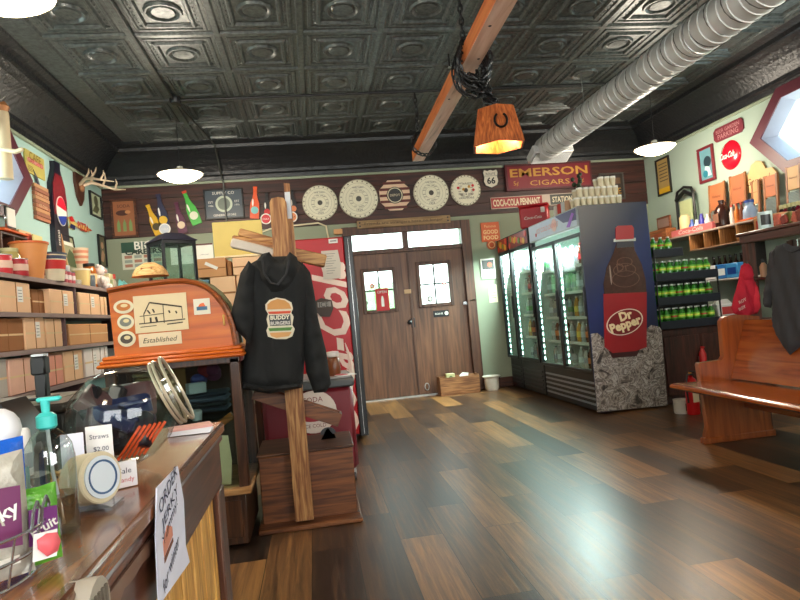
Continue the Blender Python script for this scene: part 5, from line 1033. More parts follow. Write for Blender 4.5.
# ------------------------------------------------------------------ glass-door coolers along the right
CX = 2.74; CD = .76; SHW = M((222, 232, 230), .4)
INW = M((206, 226, 216), .5); CBK = M((22, 23, 26), .4)
def cooler(label, y0, y1, ndoor, shelves, header, hb, side=None, frame=CBK, zb=.42, zt=None, H=2.13):
    zt = zt or hb-.02; t = thing('glass_door_cooler', label, 'cooler', (CX+CD/2, (y0+y1)/2, 0), (0, 0, -pi/2)); W = y1-y0; w = W/2; d = CD/2
    # local x runs from far to near, local y into the wall
    m = MB(); m.box(-w, w, -d+.05, d, .02, zb, CBK, .004).box(-w, w, d-.03, d, zb, H, CBK).box(-w, -w+.03, -d+.05, d-.03, zb, H, CBK).box(w-.03, w, -d+.05, d-.03, zb, H, CBK).box(-w+.03, w-.03, -d+.05, d-.03, H-.03, H, CBK)
    m.build('cabinet', t)
    m = MB(); m.box(-w+.031, w-.031, d-.05, d-.031, zb, H-.031, INW).box(-w+.031, -w+.04, -d+.06, d-.05, zb, H-.031, INW).box(w-.04, w-.031, -d+.06, d-.05, zb, H-.031, INW).box(-w+.04, w-.04, -d+.06, d-.05, zb, zb+.015, INW); m.build('liner', t)
    m = MB(); m.box(-w+.005, w-.005, -d+.0, -d+.05, hb, H-.004, header[0], .006); 
    m.build('header_panel', t); header[1](t, w, -d-.001, hb, H)
    for k in range(ndoor):
        a = -w+W*k/ndoor; b = a+W/ndoor; m = MB(); fw = .035
        for q in ((a+.003, a+fw, zb+.01, zt), (b-fw, b-.003, zb+.01, zt), (a+fw, b-fw, zb+.01, zb+.01+fw), (a+fw, b-fw, zt-fw, zt)): m.box(q[0], q[1], -d+.005, -d+.045, q[2], q[3], frame, .004)
        o = m.build('door', t); MB().box(a+fw, b-fw, -d+.02, -d+.024, zb+.01+fw, zt-fw, glass()).build('door_glass', o)
        MB().box(b-fw+.005, b-.01, -d-.012, -d+.004, 1.0, 1.3, M((60, 62, 66), .3, .6), .003).build('door_handle', o)
        m = MB(); x = a+fw+.012
        m.box(x-.009, x+.009, -d+.052, -d+.066, zb+.05, zt-.05, M((190, 200, 200), .4))
        m.build('light_housing', t); m = MB(); n = 18
        for i in range(n): z = zb+.09+(zt-zb-.18)*i/(n-1); m.box(x-.009, x+.009, -d+.046, -d+.053, z-.02, z+.02, glow((206, 255, 240), 14), .004)
        m.build('led_strip', t)
    zs = [zb+.02+(zt-zb-.05)*i/shelves for i in range(shelves)]
    for z in zs[1:]: MB().box(-w+.042, w-.042, -d+.12, d-.06, z-.012, z, SHW, .002).box(-w+.042, w-.042, -d+.112, -d+.12, z-.02, z+.012, WHITE).build('shelf', t)
    m = MB()
    for k in range(5): m.box(-w+.04, w-.04, -d+.035, -d+.05, .08+.055*k, .098+.055*k, M((150, 158, 168), .3, .5) if ndoor == 2 else M((50, 52, 56), .4))
    m.build('base_grille', t)
    l = bpy.data.lights.new('cooler_light', 'AREA'); l.shape = 'RECTANGLE'; l.size = W*.8; l.size_y = .1; l.energy = 62*ndoor; l.color = (.92, 1, .98)
    lo = bpy.data.objects.new('cooler_light', l); COL.objects.link(lo); lo.location = (0, -d+.2, zt-.02 if zt < H-.1 else H-.05); lo.parent = t
    return t, zs
def food(t, w, y, z0, z1):
    m = MB(); H = z1-z0
    m.box(-w+.02, w-.02, y-.002, y, z0+.01, z1-.02, M((150, 30, 24), .4))
    for k in range(10): m.disc(-w+.06+(2*w-.12)*((k*.37) % 1), z0+H*(.25+.5*((k*.61) % 1)), .04, y-.005-.0005*k, y-.002, M(((220, 60, 40), (236, 180, 50), (230, 110, 40), (120, 150, 60))[k % 4], .4))
    m.build('header_picture', t)
def bagad(t, w, y, z0, z1):
    m = MB(); m.box(-w+.03, w-.03, y-.002, y, z0+.015, z1-.02, M((196, 204, 226), .4)); m.prism([(w-.55, z1-.02), (w-.03, z1-.02), (w-.03, z1-.14), (w-.35, z1-.12)], y-.004, y-.002, M((60, 40, 110), .4))
    m.prism([(w-.28, z0+.03), (w-.12, z1-.05), (w-.07, z1-.07), (w-.2, z0+.02)], y-.006, y-.004, M((150, 60, 200), .4)); m.disc(.1, (z0+z1)/2, .07, y-.005, y-.002, M((236, 190, 180), .4)); m.text('ICE COLD DRINKS', -.1, (z0+z1)/2, y-.006, M((226, 120, 120), .4), w=w*.9, shear=.3)
    m.disc(-.45, z0+.07, .022, y-.005, y-.002, RED); m.build('header_picture', t)
cA, zA = cooler('narrow glass-door cooler, farthest along the right wall', 7.97, 8.44, 1, 5, (CBK, food), 1.93, zt=1.93)
cB, zB = cooler('glass-door cooler with food picture, between the other two', 7.19, 7.95, 1, 5, (CBK, food), 1.93, zt=1.93)
cC, zC_ = cooler('large two-door cooler with a Dr Pepper bottle on its side', 5.75, 7.15, 2, 5, (M((170, 176, 182), .35, .3), bagad), 1.92, zt=1.86, zb=.40)
# printed wrap on the side that faces the room
OY = 5.745
def wrap():
    m, t, b = nt('cooler_side_wrap'); co = t.nodes.new('ShaderNodeTexCoord'); sp = t.nodes.new('ShaderNodeSeparateXYZ'); t.links.new(co.outputs['Object'], sp.inputs[0])
    n = t.nodes.new('ShaderNodeTexNoise'); n.inputs['Scale'].default_value = 2; t.links.new(co.outputs['Object'], n.inputs['Vector'])
    a = t.nodes.new('ShaderNodeMath'); a.operation = 'MULTIPLY_ADD'; a.inputs[1].default_value = -1.0; t.links.new(sp.outputs['X'], a.inputs[0]); t.links.new(sp.outputs['Z'], a.inputs[2])
    r = ramp(t, [(.0, (12, 16, 44)), (.5, (20, 36, 92)), (.7, (26, 34, 66)), (.9, (66, 66, 74))]); mr = t.nodes.new('ShaderNodeMapRange'); mr.inputs[1].default_value = -.8; mr.inputs[2].default_value = 1.35; t.links.new(a.outputs[0], mr.inputs[0])  # navy grading to grey towards the upper left
    t.links.new(mr.outputs[0], r.inputs[0]); t.links.new(r.outputs[0], b.inputs['Base Color']); b.inputs['Roughness'].default_value = .35; return m
def ice():
    m, t, b = nt('crushed_ice_print'); co = t.nodes.new('ShaderNodeTexCoord'); v = t.nodes.new('ShaderNodeTexVoronoi'); v.inputs['Scale'].default_value = 16; v.feature = 'F1'
    n = t.nodes.new('ShaderNodeTexNoise'); n.inputs['Scale'].default_value = 9; n.inputs['Detail'].default_value = 8; n.inputs['Roughness'].default_value = .6; n.inputs['Distortion'].default_value = 1.0; t.links.new(co.outputs['Object'], n.inputs['Vector'])
    r = ramp(t, [(.34, (40, 34, 32)), (.43, (120, 110, 102)), (.47, (176, 168, 160)), (.50, (74, 66, 62)), (.54, (140, 130, 124)), (.58, (190, 184, 178)), (.62, (84, 76, 72)), (.70, (150, 144, 138))]); t.links.new(n.outputs['Fac'], r.inputs[0]); t.links.new(r.outputs[0], b.inputs['Base Color']); b.inputs['Roughness'].default_value = .4; return m
sw_ = thing('printed_side_panel', 'cooler side panel printed with a Dr Pepper bottle standing in ice', 'panel', (3.12, OY, 1.06))
def w2(pts): return [(P(a, b, y=OY).x-3.12, P(a, b, y=OY).z-1.06) for a, b in pts]
MB().box(-.375, .375, -.006, .003, -1.035, 1.065, wrap()).build('wrap_background', sw_)
MB().prism(w2([(590.5, 334), (597, 333), (603, 338), (607, 346), (612, 353), (625, 352), (634, 354), (641, 348), (645, 330), (651, 325), (659, 327), (661, 330), (667, 405), (597, 412)]), -.010, -.006, ice()).build('printed_ice', sw_)
m = MB(); BR = M((66, 40, 34), .2, 0, .5, 26)
m.prism(w2([(616, 243), (633, 242), (634, 250), (641, 264), (645, 280), (646, 294), (604, 297), (603, 284), (606, 268), (613, 253)]), -.012, -.006, BR)
m.prism(w2([(603, 294), (646, 292), (646, 347), (635, 351), (612, 353), (604, 347)]), -.014, -.006, M((146, 24, 32), .3))
m.prism(w2([(608, 351), (640, 348), (636, 356), (612, 358)]), -.0135, -.006, M((60, 22, 24), .3))
m.prism(w2([(615, 228), (617, 226), (631, 225.5), (633, 228), (633, 239), (615, 240)]), -.016, -.006, M((160, 34, 42), .35)); m.prism(w2([(613, 239), (635, 238), (635, 241), (613, 242)]), -.015, -.006, STEEL)
m.prism(w2([(616, 241.5), (633, 241), (633, 247), (616, 248)]), -.014, -.006, M((40, 40, 50), .4))
for k, (a, b, s_) in enumerate(((624, 262, 9), (624, 270, 13), (625, 279, 16))): x, z = w2([(a, b)])[0]; m.ring(x, z, s_*.0096-.008, s_*.0096, -.0135, -.012, M((110, 78, 66), .2), 24, .55)
x, z = w2([(622, 267)])[0]; m.text('Dr', x, z, -.0140, M((104, 74, 62), .2), w=.13, rot=.1); x, z = w2([(610, 275)])[0]; m.disc(x, z, .008, -.0132, -.012, M((150, 130, 120), .2), rz=.1)
m.build('printed_bottle', sw_)
m = MB(); x, z = w2([(624, 322)])[0]; Tt = Matrix.Translation((x, 0, z)) @ Matrix.Rotation(-.22, 4, 'Y'); m.ring(0, 0, .192, .205, -.017, -.014, M((226, 210, 190), .4), 36, .62, Tt); m.disc(0, 0, .191, -.0165, -.014, M((120, 16, 24), .35), rz=.118, T=Tt)
m.text('Dr', .03, .062, -.018, M((236, 216, 170), .4), h=.095, bold=.05, T=Tt); m.text('Pepper', .0, -.035, -.018, M((236, 216, 170), .4), w=.35, h=.125, bold=.05, T=Tt); m.build('label_logo', sw_)
# drinks in the coolers
def mkb(name, r, h, c, cap, lab, kind='bottle', trans=True):
    t = thing(name, 'x', 'drink'); body = liquid(c) if trans else M(c, .3)
    if kind == 'bottle': pr = [(0, 0), (r*.92, 0), (r, .008), (r, h*.62), (r*.82, h*.75), (r*.42, h*.88), (r*.4, h*.93), (0, h*.93)]
    elif kind == 'can': pr = [(0, 0), (r*.85, 0), (r, .01), (r, h-.012), (r*.82, h), (0, h)]
    MB().lathe(pr, body, n=12).build('body', t)
    if kind == 'bottle': MB().lathe([(0, h*.93), (r*.45, h*.93), (r*.45, h), (0, h)], M(cap, .4), n=10).build('cap', t)
    MB().lathe([(r*1.01, h*.25), (r*1.01, h*.52)], M(lab, .45), n=12).build('label', t)
    return t
protos = [mkb('drink_bottle', .036, .23, (216, 226, 224), (240, 240, 240), (210, 224, 232)), mkb('drink_bottle', .036, .235, (90, 40, 24), (200, 40, 40), (180, 30, 36)), mkb('drink_bottle', .036, .23, (236, 170, 40), (250, 240, 220), (236, 200, 60)),
          mkb('drink_bottle', .036, .22, (180, 210, 200), (60, 120, 60), (70, 150, 80)), mkb('drink_bottle', .034, .21, (226, 226, 220), (70, 70, 90), (150, 156, 170)), mkb('drink_bottle', .036, .23, (120, 60, 40), (220, 220, 220), (226, 120, 50)),
          mkb('drink_can', .032, .14, (176, 186, 196), (0, 0, 0), (120, 126, 140), 'can', False)]
pn = ['clear', 'dark brown', 'yellow', 'green-labelled', 'pale grey', 'orange-labelled', 'silver']
used = set(); snm = ['bottom', 'second', 'third', 'fourth', 'top']
def place(pi_, loc, label, group, rz=0):
    if pi_ not in used:
        used.add(pi_); o = protos[pi_]; o.location = loc; o['label'] = label; o['group'] = group; o.rotation_euler.z = rz; return o
    return copy_tree(protos[pi_], loc, label, rz, group)
def fill(y0, y1, zs, nm, short, choose):
    n = int((y1-y0-.12)/.092)
    for si, z in enumerate(zs):
        for i in range(n):
            y = y1-.09-(y1-y0-.18)*i/(n-1); k = choose(si, i)
            place(k, (CX+.18+.004*((i*7) % 3), y, z+(.0165-.02+.004 if si == 0 else .0015)), '%s drink, %s from the far end, %s shelf of the %s' % (pn[k], ORD[i] if i < 12 else 'last', snm[si], short), 'drinks in the '+short)
fill(7.97, 8.44, zA, 'cA', 'farthest cooler', lambda s, i: [1, 3, 5, 1, 4][s])
fill(7.19, 7.95, zB, 'cB', 'middle cooler', lambda s, i: [[6, 4, 1], [2, 5, 1], [3, 3, 0], [4, 1, 6], [4, 6, 0]][s][i % 3])
fill(5.75, 6.44, zC_, 'cC', 'nearest cooler', lambda s, i: [[0, 4, 5], [2, 0, 5], [2, 0, 4], [4, 0, 0], [0, 4, 1]][s][i % 3])
fill(6.46, 7.15, zC_, 'cC', 'nearest cooler left half', lambda s, i: [[4, 0, 6], [0, 5, 0], [0, 4, 3], [0, 0, 4], [3, 4, 0]][s][i % 3])
# things on top of the coolers
t = thing('red_cooler_box', 'red boxy cola cooler standing on top of the middle cooler', 'cooler box', (2.93, 7.4, 2.131), (0, 0, -.45))
a = P(517, 225, y=7.3); MB().box(-.17, .19, -.16, .16, .0, .27, M((170, 16, 32), .4), .02).build('body', t); MB().box(-.18, .20, -.17, .17, .271, .30, M((170, 20, 30), .4), .012).build('lid', t); MB().text('Coca-Cola', .0, .13, -.162, WHITE, w=.22, shear=.3).build('lettering', t); MB().box(.1, .15, -.17, -.162, .18, .25, M((226, 220, 214), .4), .004).build('bottle_print', t)
sb2 = MB(); 
for k in range(22): sb2.sph((.04*sin(k*1.9), .04*cos(k*2.3), .02+k*.022), .045-.001*k, M((38, 52, 30), .8), n=8)
tag(sb2.build('dark_plant', loc=(3.16, 6.55, 2.135)), 'dark slim plant-like bundle standing between red box and paper cups', 'plant')
cup = thing('paper_cup_stack', 'x', 'cups')
MB().lathe([(0, 0), (.022, 0), (.030, .072), (.032, .072), (.032, .078), (.028, .078), (0, .02)], CREAMP, n=14).build('cup', cup)
for i in range(1, 3): MB().lathe([(.029, .078+.010*(i-1)), (.032, .083+.010*(i-1)), (.032, .088+.010*(i-1)), (.026, .088+.010*(i-1))], WHITE, n=14).build('cup', cup)
first = True; cc = 0
for lv, n, z in ((0, 8, 2.131), (1, 7, 2.131+.1), (2, 3, 2.131+.2)):
    for r_ in range(2):
        for i in range(n):
            x = 2.80+.066*i+(0, .035, .28)[lv]
            lb = 'stack of white paper cups, %s from the left, %s layer, %s row on the cooler' % (ORD[i], ['bottom', 'middle', 'top'][lv], ['front', 'back'][r_]); loc = (x, 5.86+.10*r_, z)
            if first: cup.location = loc; cup['label'] = lb; cup['group'] = 'white paper cups on the cooler'; first = False
            else: copy_tree(cup, loc, lb, None, 'white paper cups on the cooler')
for i in range(4): tag(MB().lathe([(0, 0), (.035, 0), (.035, .1), (.03, .11), (0, .11)], M(((190, 150, 120), (210, 214, 216), (190, 60, 50), (214, 210, 200))[i], .5), n=12).build('small_jar', loc=(2.80, 6.08+.1*i, 2.132)), '%s small jar from the cooler corner, left of the cups' % ORD[i], 'jar')
# ------------------------------------------------------------------ bottle rack beside the coolers
RY = 5.86
rk = thing('bottle_rack', 'black tiered rack of green soda bottles right of the nearest cooler', 'rack', (3.94, RY, .80))
rz = [P(690, 326, y=RY).z, P(690, 302, y=RY).z, P(690, 278, y=RY).z, P(664, 256, y=RY).z]
bc = thing('low_cabinet', 'dark red-brown low cabinet under the bottle rack', 'cabinet', (4.22, 6.15, 0))
MB().box(-.63, .70, -.27, .3, .0, .775, wood((46, 20, 16), (78, 36, 28), 'z', 3, .5), .004).build('body', bc); MB().box(-.64, .71, -.29, .3, .776, .798, wood((56, 28, 20), (90, 46, 34), 'x', 3, .4), .004).build('top', bc)
for k in range(3): MB().box(-.60+.43*k, -.20+.43*k, -.285, -.271, .08, .70, wood((56, 26, 20), (88, 42, 32), 'z', 4, .45), .005).build('door', bc)
for k, z in enumerate(rz):
    z -= .80; x1 = .36 if k < 3 else -.02
    MB().box(-.36, x1, -.02, .20, z-.012, z, BLACK, .002).box(-.36, x1, -.024, -.016, z-.012, z+.075, M((20, 24, 40), .35), .003).build('tray', rk)
m = MB()
for sx in (-.355, .35):
    for sy in (-.015, .195): m.box(sx-.006, sx+.006, sy-.006, sy+.006, 0, rz[2 if sx > 0 else 3]-.8+.10, BLACK)
m.box(-.36, .36, .196, .204, 0, rz[2]-.7, M((22, 22, 26), .5)).build('frame', rk)
def soda(name, c, lab, cap, lab2):
    t = thing(name, 'x', 'bottle'); r = .036; h = .205
    MB().lathe([(0, 0), (r*.9, 0), (r, .01), (r*.97, h*.3), (r, h*.45), (r, h*.62), (r*.8, h*.76), (r*.4, h*.9), (r*.38, h*.94), (0, h*.94)], liquid(c), n=14).build('body', t)
    MB().lathe([(0, h*.93), (r*.45, h*.93), (r*.45, h*1.0), (0, h)], M(cap, .4), n=12).build('cap', t); MB().lathe([(r*1.02, h*.46), (r*1.02, h*.68)], M(lab, .4), n=14).lathe([(r*1.03, h*.52), (r*1.03, h*.60)], M(lab2, .4), n=14).build('label', t); return t
sp0 = soda('soda_bottle', (60, 150, 50), (120, 200, 50), (230, 236, 230), (226, 230, 90)); sp1 = soda('soda_bottle', (60, 140, 50), (90, 170, 40), (230, 236, 230), (190, 60, 40))
sf = [0, 0]
for k in range(4):
    n = 8 if k < 3 else 3
    for i in range(n):
        for d in range(2 if k < 3 else 1):
            w_ = 1 if (i*3+k) % 4 == 2 else 0; pr = (sp0, sp1)[w_]; loc = (3.62+.086*i if k < 3 else 3.63+.086*i, RY+.05+.085*d, rz[k]+.0012)
            lb = 'green %s soda bottle, %s from the left, %s tier, %s row of the black rack' % (('lime-labelled', 'red-banded')[w_], ORD[i], ['bottom', 'middle', 'upper', 'top'][k], ['front', 'back'][d])
            if not sf[w_]: sf[w_] = 1; pr.location = loc; pr['label'] = lb; pr['group'] = 'green soda bottles on the rack'
            else: copy_tree(pr, loc, lb, None, 'green soda bottles on the rack')
# ------------------------------------------------------------------ wall shelves on the right
ws = thing('wall_shelf_unit', 'long wall shelf with tan wooden cubbyholes on the right wall', 'shelf', (5.0, 6.6, 1.88)); CUB = wood((150, 98, 54), (204, 150, 94), 'z', 5, .5)
MB().box(-.20, .195, -1.25, 1.6, -.022, 0, M((176, 160, 146), .5), .003).build('shelf_board', ws); MB().box(-.20, .195, -1.25, .42, -.225, -.208, M((150, 118, 90), .5), .003).build('shelf_board', ws)
for k in range(6): MB().box(-.195, .19, .40-.285*k, .418-.285*k, -.207, -.023, CUB, .003).build('cubby_divider', ws)
MB().box(.185, .194, -1.24, .40, -.207, -.023, M((70, 44, 32), .6)).build('cubby_back', ws)
z3 = P(720, 279, x=4.8).z
MB().box(-.20, .195, -1.25, .30, z3-1.88-.02, z3-1.88, M((206, 206, 206), .4), .003).build('lower_shelf_board', ws)
for y in (-.4, -1.24): MB().box(.0, .19, y, y+.015, z3-1.88+.0, -.226, M((40, 36, 34), .5)).build('bracket', ws)
for k in range(3):
    y = P(713+11*k, 272, x=4.86).y; c = ((226, 222, 226), (40, 110, 180), (60, 140, 200))[k]
    m = MB(); m.box(-.10, .10, -.06, .06, 0, .17, M(c, .4), .008).box(-.07, .07, -.062, -.06, .04, .12, M(((200, 60, 60), (230, 236, 240), (20, 60, 140))[k], .4))
    tag(m.build('drink_carton', loc=(4.88, y, z3+.001), rot=(0, 0, -pi/2)), '%s drink carton on the white lower shelf, %s from the left' % (['white and red', 'deep blue', 'light blue'][k], ORD[k]), 'carton')
for k in range(7):
    y = P(714+5.6*k, 262, x=5.1).y; m = MB(); m.lathe([(0, 0), (.035, 0), (.037, .02), (.037, .17), (.015, .22), (.014, .27), (0, .27)], liquid((60, 36, 28)), n=12).lathe([(.0, .27), (.018, .27), (.018, .29), (0, .29)], BLACK, n=10).lathe([(.0375, .05), (.0375, .13)], CREAM, n=12)
    tag(m.build('dark_bottle', loc=(5.10, y, z3+.001)), 'dark black-capped bottle behind the drink cartons, %s from the left' % ORD[k], 'bottle', 'dark bottles on the lower shelf')
p = P(724, 317, y=5.93); tag(MB().box(-.10, .10, -.06, .06, 0, .19, M((226, 226, 228), .6), .01).box(-.05, .09, -.063, -.06, .08, .16, M((190, 60, 60), .5)).prism([(-.1, .19), (.1, .19), (.05, .24), (-.06, .235)], -.03, .03, M((232, 230, 226), .6)).build('white_bag', loc=(P(724, 317, y=5.95).x, 5.96, .7995)), 'white paper bag with red print on the cabinet beside the rack', 'bag')
WS = 1.881
def ws_(name, label, cat, px, mk, x=4.95, py=222, rz=-pi/2, z=WS): q = P(px, py, x=x); m = MB(); mk(m); return tag(m.build(name, loc=(x, q.y, z), rot=(0, 0, rz)), label, cat)
a = P(672, 236, x=4.84).y; b = P(713, 226, x=4.84).y
tag(MB().box(-(a-b)/2, (a-b)/2, -.03, .03, 0, .085, M((214, 110, 110), .5), .004).text('Coca-Cola', 0, .045, -.032, WHITE, w=.5, h=.05, shear=.3).build('long_red_crate', loc=(4.86, (a+b)/2, WS), rot=(0, 0, -pi/2)), 'long faded red cola crate along the front of the wall shelf', 'crate')
ws_('cream_canister', 'tall cream canister behind the faded red crate', 'canister', 685, lambda m: m.lathe([(0, 0), (.07, 0), (.07, .25), (.065, .26), (.05, .265), (.05, .28), (0, .28)], M((222, 200, 150), .5), n=20), 4.98)
for k, (px, c, h) in enumerate(((692, (60, 90, 170), .20), (697, (220, 222, 226), .18), (702, (60, 60, 160), .24), (708, (220, 220, 214), .22))):
    ws_('small_bottle', 'small %s bottle behind the red crate, %s from the left' % (['blue', 'white', 'violet-blue', 'cream'][k], ORD[k]), 'bottle', px, lambda m: (m.lathe([(0, 0), (.04, 0), (.042, h*.6), (.02, h*.8), (.018, h), (0, h)], M(c, .35), n=14), m.lathe([(.0425, h*.2), (.0425, h*.45)], CREAM, n=14)), 4.98)
ws_('large_brown_jug', 'large dark brown jug in the middle of the wall shelf', 'jug', 723, lambda m: (m.lathe([(0, 0), (.085, 0), (.09, .03), (.09, .19), (.06, .25), (.03, .28), (.03, .31), (.036, .315), (.036, .33), (0, .33)], M((50, 24, 18), .2), n=20), m.box(-.05, .05, -.094, -.088, .06, .17, M((130, 90, 70), .6)), m.tube([(.03, 0, .3), (.07, 0, .3), (.08, 0, .24)], .009, M((50, 24, 18), .2))), 4.96)
for k, (px, c) in enumerate(((733, (226, 220, 210)), (738, (214, 120, 50)), (743, (120, 60, 30)))):
    ws_('sauce_bottle', '%s sauce bottle right of the brown jug' % ['white', 'orange', 'dark amber'][k], 'bottle', px, lambda m: (m.lathe([(0, 0), (.03, 0), (.032, .13), (.014, .17), (.013, .2), (0, .2)], M(c, .35), n=14), m.lathe([(.0, .2), (.016, .2), (.016, .225), (0, .225)], M((190, 60, 40), .4), n=12)), 4.88)
ws_('blue_jug', 'blue and white jug near the right end of the wall shelf', 'jug', 751, lambda m: (m.lathe([(0, 0), (.07, 0), (.075, .05), (.07, .12), (.04, .17), (.045, .2), (0, .2)], M((150, 170, 196), .35), n=20), m.lathe([(.0, .2), (.05, .2), (.05, .23), (0, .24)], M((40, 70, 150), .4), n=16)), 4.9)
ws_('wooden_scoop', 'orange wooden scoop lying at the shelf front edge', 'scoop', 746, lambda m: (m.box(-.12, .12, -.03, .03, 0, .022, ORANGE, .008), m.cyl((.12, 0, .012), (.2, 0, .02), .01, OAKX)), 4.84)
def washboard(label, tl, br, top, x=5.12, hf=.56):
    a = P(*tl, x=x); b = P(*br, x=x); W = abs(a.y-b.y); H = a.z-WS
    t = thing('washboard', label, 'washboard', (x, (a.y+b.y)/2, WS), (-.06, 0, -pi/2)); w = W/2; Wd = wood((128, 78, 44), (180, 122, 72), 'z', 6, .5)
    MB().box(-w, -w+.03, -.012, .012, 0, H, Wd, .003).build('side_rail', t); MB().box(w-.03, w, -.012, .012, 0, H, Wd, .003).build('side_rail', t)
    MB().box(-w+.03, w-.03, -.010, .012, H*(1-hf), H-.01, M(top, .55), .003).text('National', 0, H*(1-hf*.5), -.012, M((110, 50, 34), .6), w=W*.5).build('top_board', t)
    m = MB(); n = 12; z1 = H*(1-hf)-.01
    for k in range(n): z = .05+(z1-.05)*k/n; m.cyl((-w+.03, -.002, z), (w-.03, -.002, z), (z1-.05)/n*.55, M((150, 166, 166), .3, .6), n=8)
    m.build('ribbed_plate', t); MB().box(-w+.03, w-.03, -.01, .01, .02, .045, Wd).build('lower_rail', t)
washboard('wooden washboard, leftmost of those leaning above the wall shelf', (706, 186), (725.5, 214), (176, 106, 66))
washboard('tallest washboard, right beside the leftmost washboard', (726.5, 177), (746.5, 208), (170, 100, 62))
washboard('small pale washboard under the scrolled wooden sign', (749, 182), (760, 205), (200, 150, 96))
washboard('orange-topped washboard right of the scrolled sign', (761, 177), (778, 200), (190, 106, 56), hf=.5)
washboard('pale washboard at the right frame edge below the window', (783, 168), (802, 195), (214, 168, 110), hf=.5)
sg = on('r', 760, 178, .0); m = MB(); m.prism([(x*.28, z*.2) for x, z in ((-1, -.7), (1, -.7), (1, .0), (.8, .35), (.45, .4), (.3, .85), (0, 1), (-.3, .85), (-.45, .4), (-.8, .35), (-1, .0))], -.03, -.003, M((218, 176, 116), .55)); m.text('General', 0, -.02, -.032, M((120, 70, 40), .6), w=.36, shear=.3); m.text('Store', 0, -.09, -.032, M((120, 70, 40), .6), w=.2)
tag(m.build('scrolled_wooden_sign', loc=sg, rot=(0, 0, -pi/2)), 'pale scroll-topped wooden sign on the right wall above the washboards', 'sign')
# signs on the right wall
def penn(mb, W, H, y): mb.prism([(-W/2, -H*.3), (-W*.42, -H*.5), (W*.42, -H*.5), (W/2, -H*.3), (W/2, H*.3), (W*.42, H/2), (-W*.42, H/2), (-W/2, H*.3)], y, 0, M((120, 44, 56), .5)); mb.text('BEER GARDEN', 0, H*.2, y-.002, M((190, 140, 140), .5), w=W*.8); mb.text('PARKING', 0, -H*.2, y-.002, M((190, 140, 140), .5), w=W*.7)
flatsign('maroon_plaque_sign', 'maroon clipped-corner sign high on the right wall', 'sign', 'r', (714, 129), (743, 131), penn, .02) if False else None
c, W, H = span('r', (713, 125), (744, 132)); m = MB(); penn(m, W, .17, -.02); tag(m.build('maroon_plaque_sign', loc=on('r', 729, 130.5, .003), rot=(0, 0, -pi/2)), 'maroon clipped-corner sign high on the right wall', 'sign')
p = on('r', 731, 155, .003); m = MB(); m.lathe([(0, .05), (.09, .045), (.16, .02), (.178, .0), (0, 0)], M((196, 22, 44), .25, 0, .05, 5, 0, .5), n=36, ax=(0, -1, 0)); m.text('Coca-Cola', 0, 0, -.052, WHITE, w=.26, h=.075, shear=.35, bold=.02); tag(m.build('round_cola_sign', loc=p, rot=(0, 0, -pi/2)), 'round red Coca-Cola button sign on the right wall', 'sign')
def trayp(mb, W, H, y): mb.box(-W/2, W/2, y, 0, -H/2, H/2, M((110, 160, 170), .4)); mb.disc(.02, .03, W*.3, y-.002, y, M((40, 60, 70), .4)); mb.prism([(-W*.3, -H*.4), (W*.35, -H*.4), (W*.2, -H*.1), (-W*.1, -H*.05)], y-.003, y, M((200, 220, 220), .4)); mb.disc(-.03, -.12, W*.2, y-.004, y-.002, M((40, 130, 150), .4))
framed('framed_tray', 'tall tray picture in a rounded maroon frame on the right wall', 'picture', 'r', (698, 150), (717, 179), M((120, 36, 44), .4), trayp, .035)
framed('gold_framed_picture', 'gold and green framed poster at the back right corner', 'picture', 'r', (656, 161), (673, 192), M((30, 26, 22), .4), lambda mb, W, H, y: (mb.box(-W/2, W/2, y, 0, -H/2, H/2, M((176, 146, 90), .5)), [mb.box(-W*.35, W*.35, y-.002, y, H*(.36-.1*k), H*(.39-.1*k), M((90, 80, 60), .6)) for k in range(6)], mb.box(-W*.5, W*.5, y-.003, y, -H*.5, -H*.34, M((216, 170, 40), .5))), .025)
ra = thing('arched_black_stand', 'black arched metal stand with a small yellow and green picture', 'stand', (5.1, P(685, 200, x=5.1).y, WS), (0, 0, -pi/2))
MB().tube([(-.19, 0, 0), (-.19, 0, .55), (-.15, 0, .64), (0, 0, .68), (.15, 0, .64), (.19, 0, .55), (.19, 0, 0)], .018, BLACK, 8).tube([(-.19, 0, .53), (0, 0, .62), (.19, 0, .53)], .03, BLACK, 8).build('arch', ra); MB().box(-.13, .13, .0, .01, .06, .50, M((190, 200, 150), .5)).disc(.0, .22, .07, -.004, 0, M((226, 190, 50), .5)).disc(-.03, .12, .05, -.003, 0, GREEN).build('picture', ra)
ws_('wooden_box', 'brown wooden box with red lettering at the far end of the shelf', 'box', 661, lambda m: (m.box(-.20, .20, -.08, .08, 0, .17, wood((140, 80, 44), (190, 120, 74), 'x', 4, .5), .004), m.text('APPLES', 0, .09, -.083, M((170, 40, 30), .5), w=.2), m.box(-.1, .14, -.083, -.08, .0, .02, GOLD)), 5.0, py=215)
ws_('small_picture', 'small brown picture standing on the wooden box at the far end', 'picture', 664, lambda m: (m.box(-.16, .16, -.012, .012, 0, .18, wood((110, 60, 36), (160, 100, 64), 'x', 4, .5), .004), m.box(-.13, .13, -.014, -.012, .03, .15, M((150, 120, 110), .5))), 5.02, z=WS+.172)
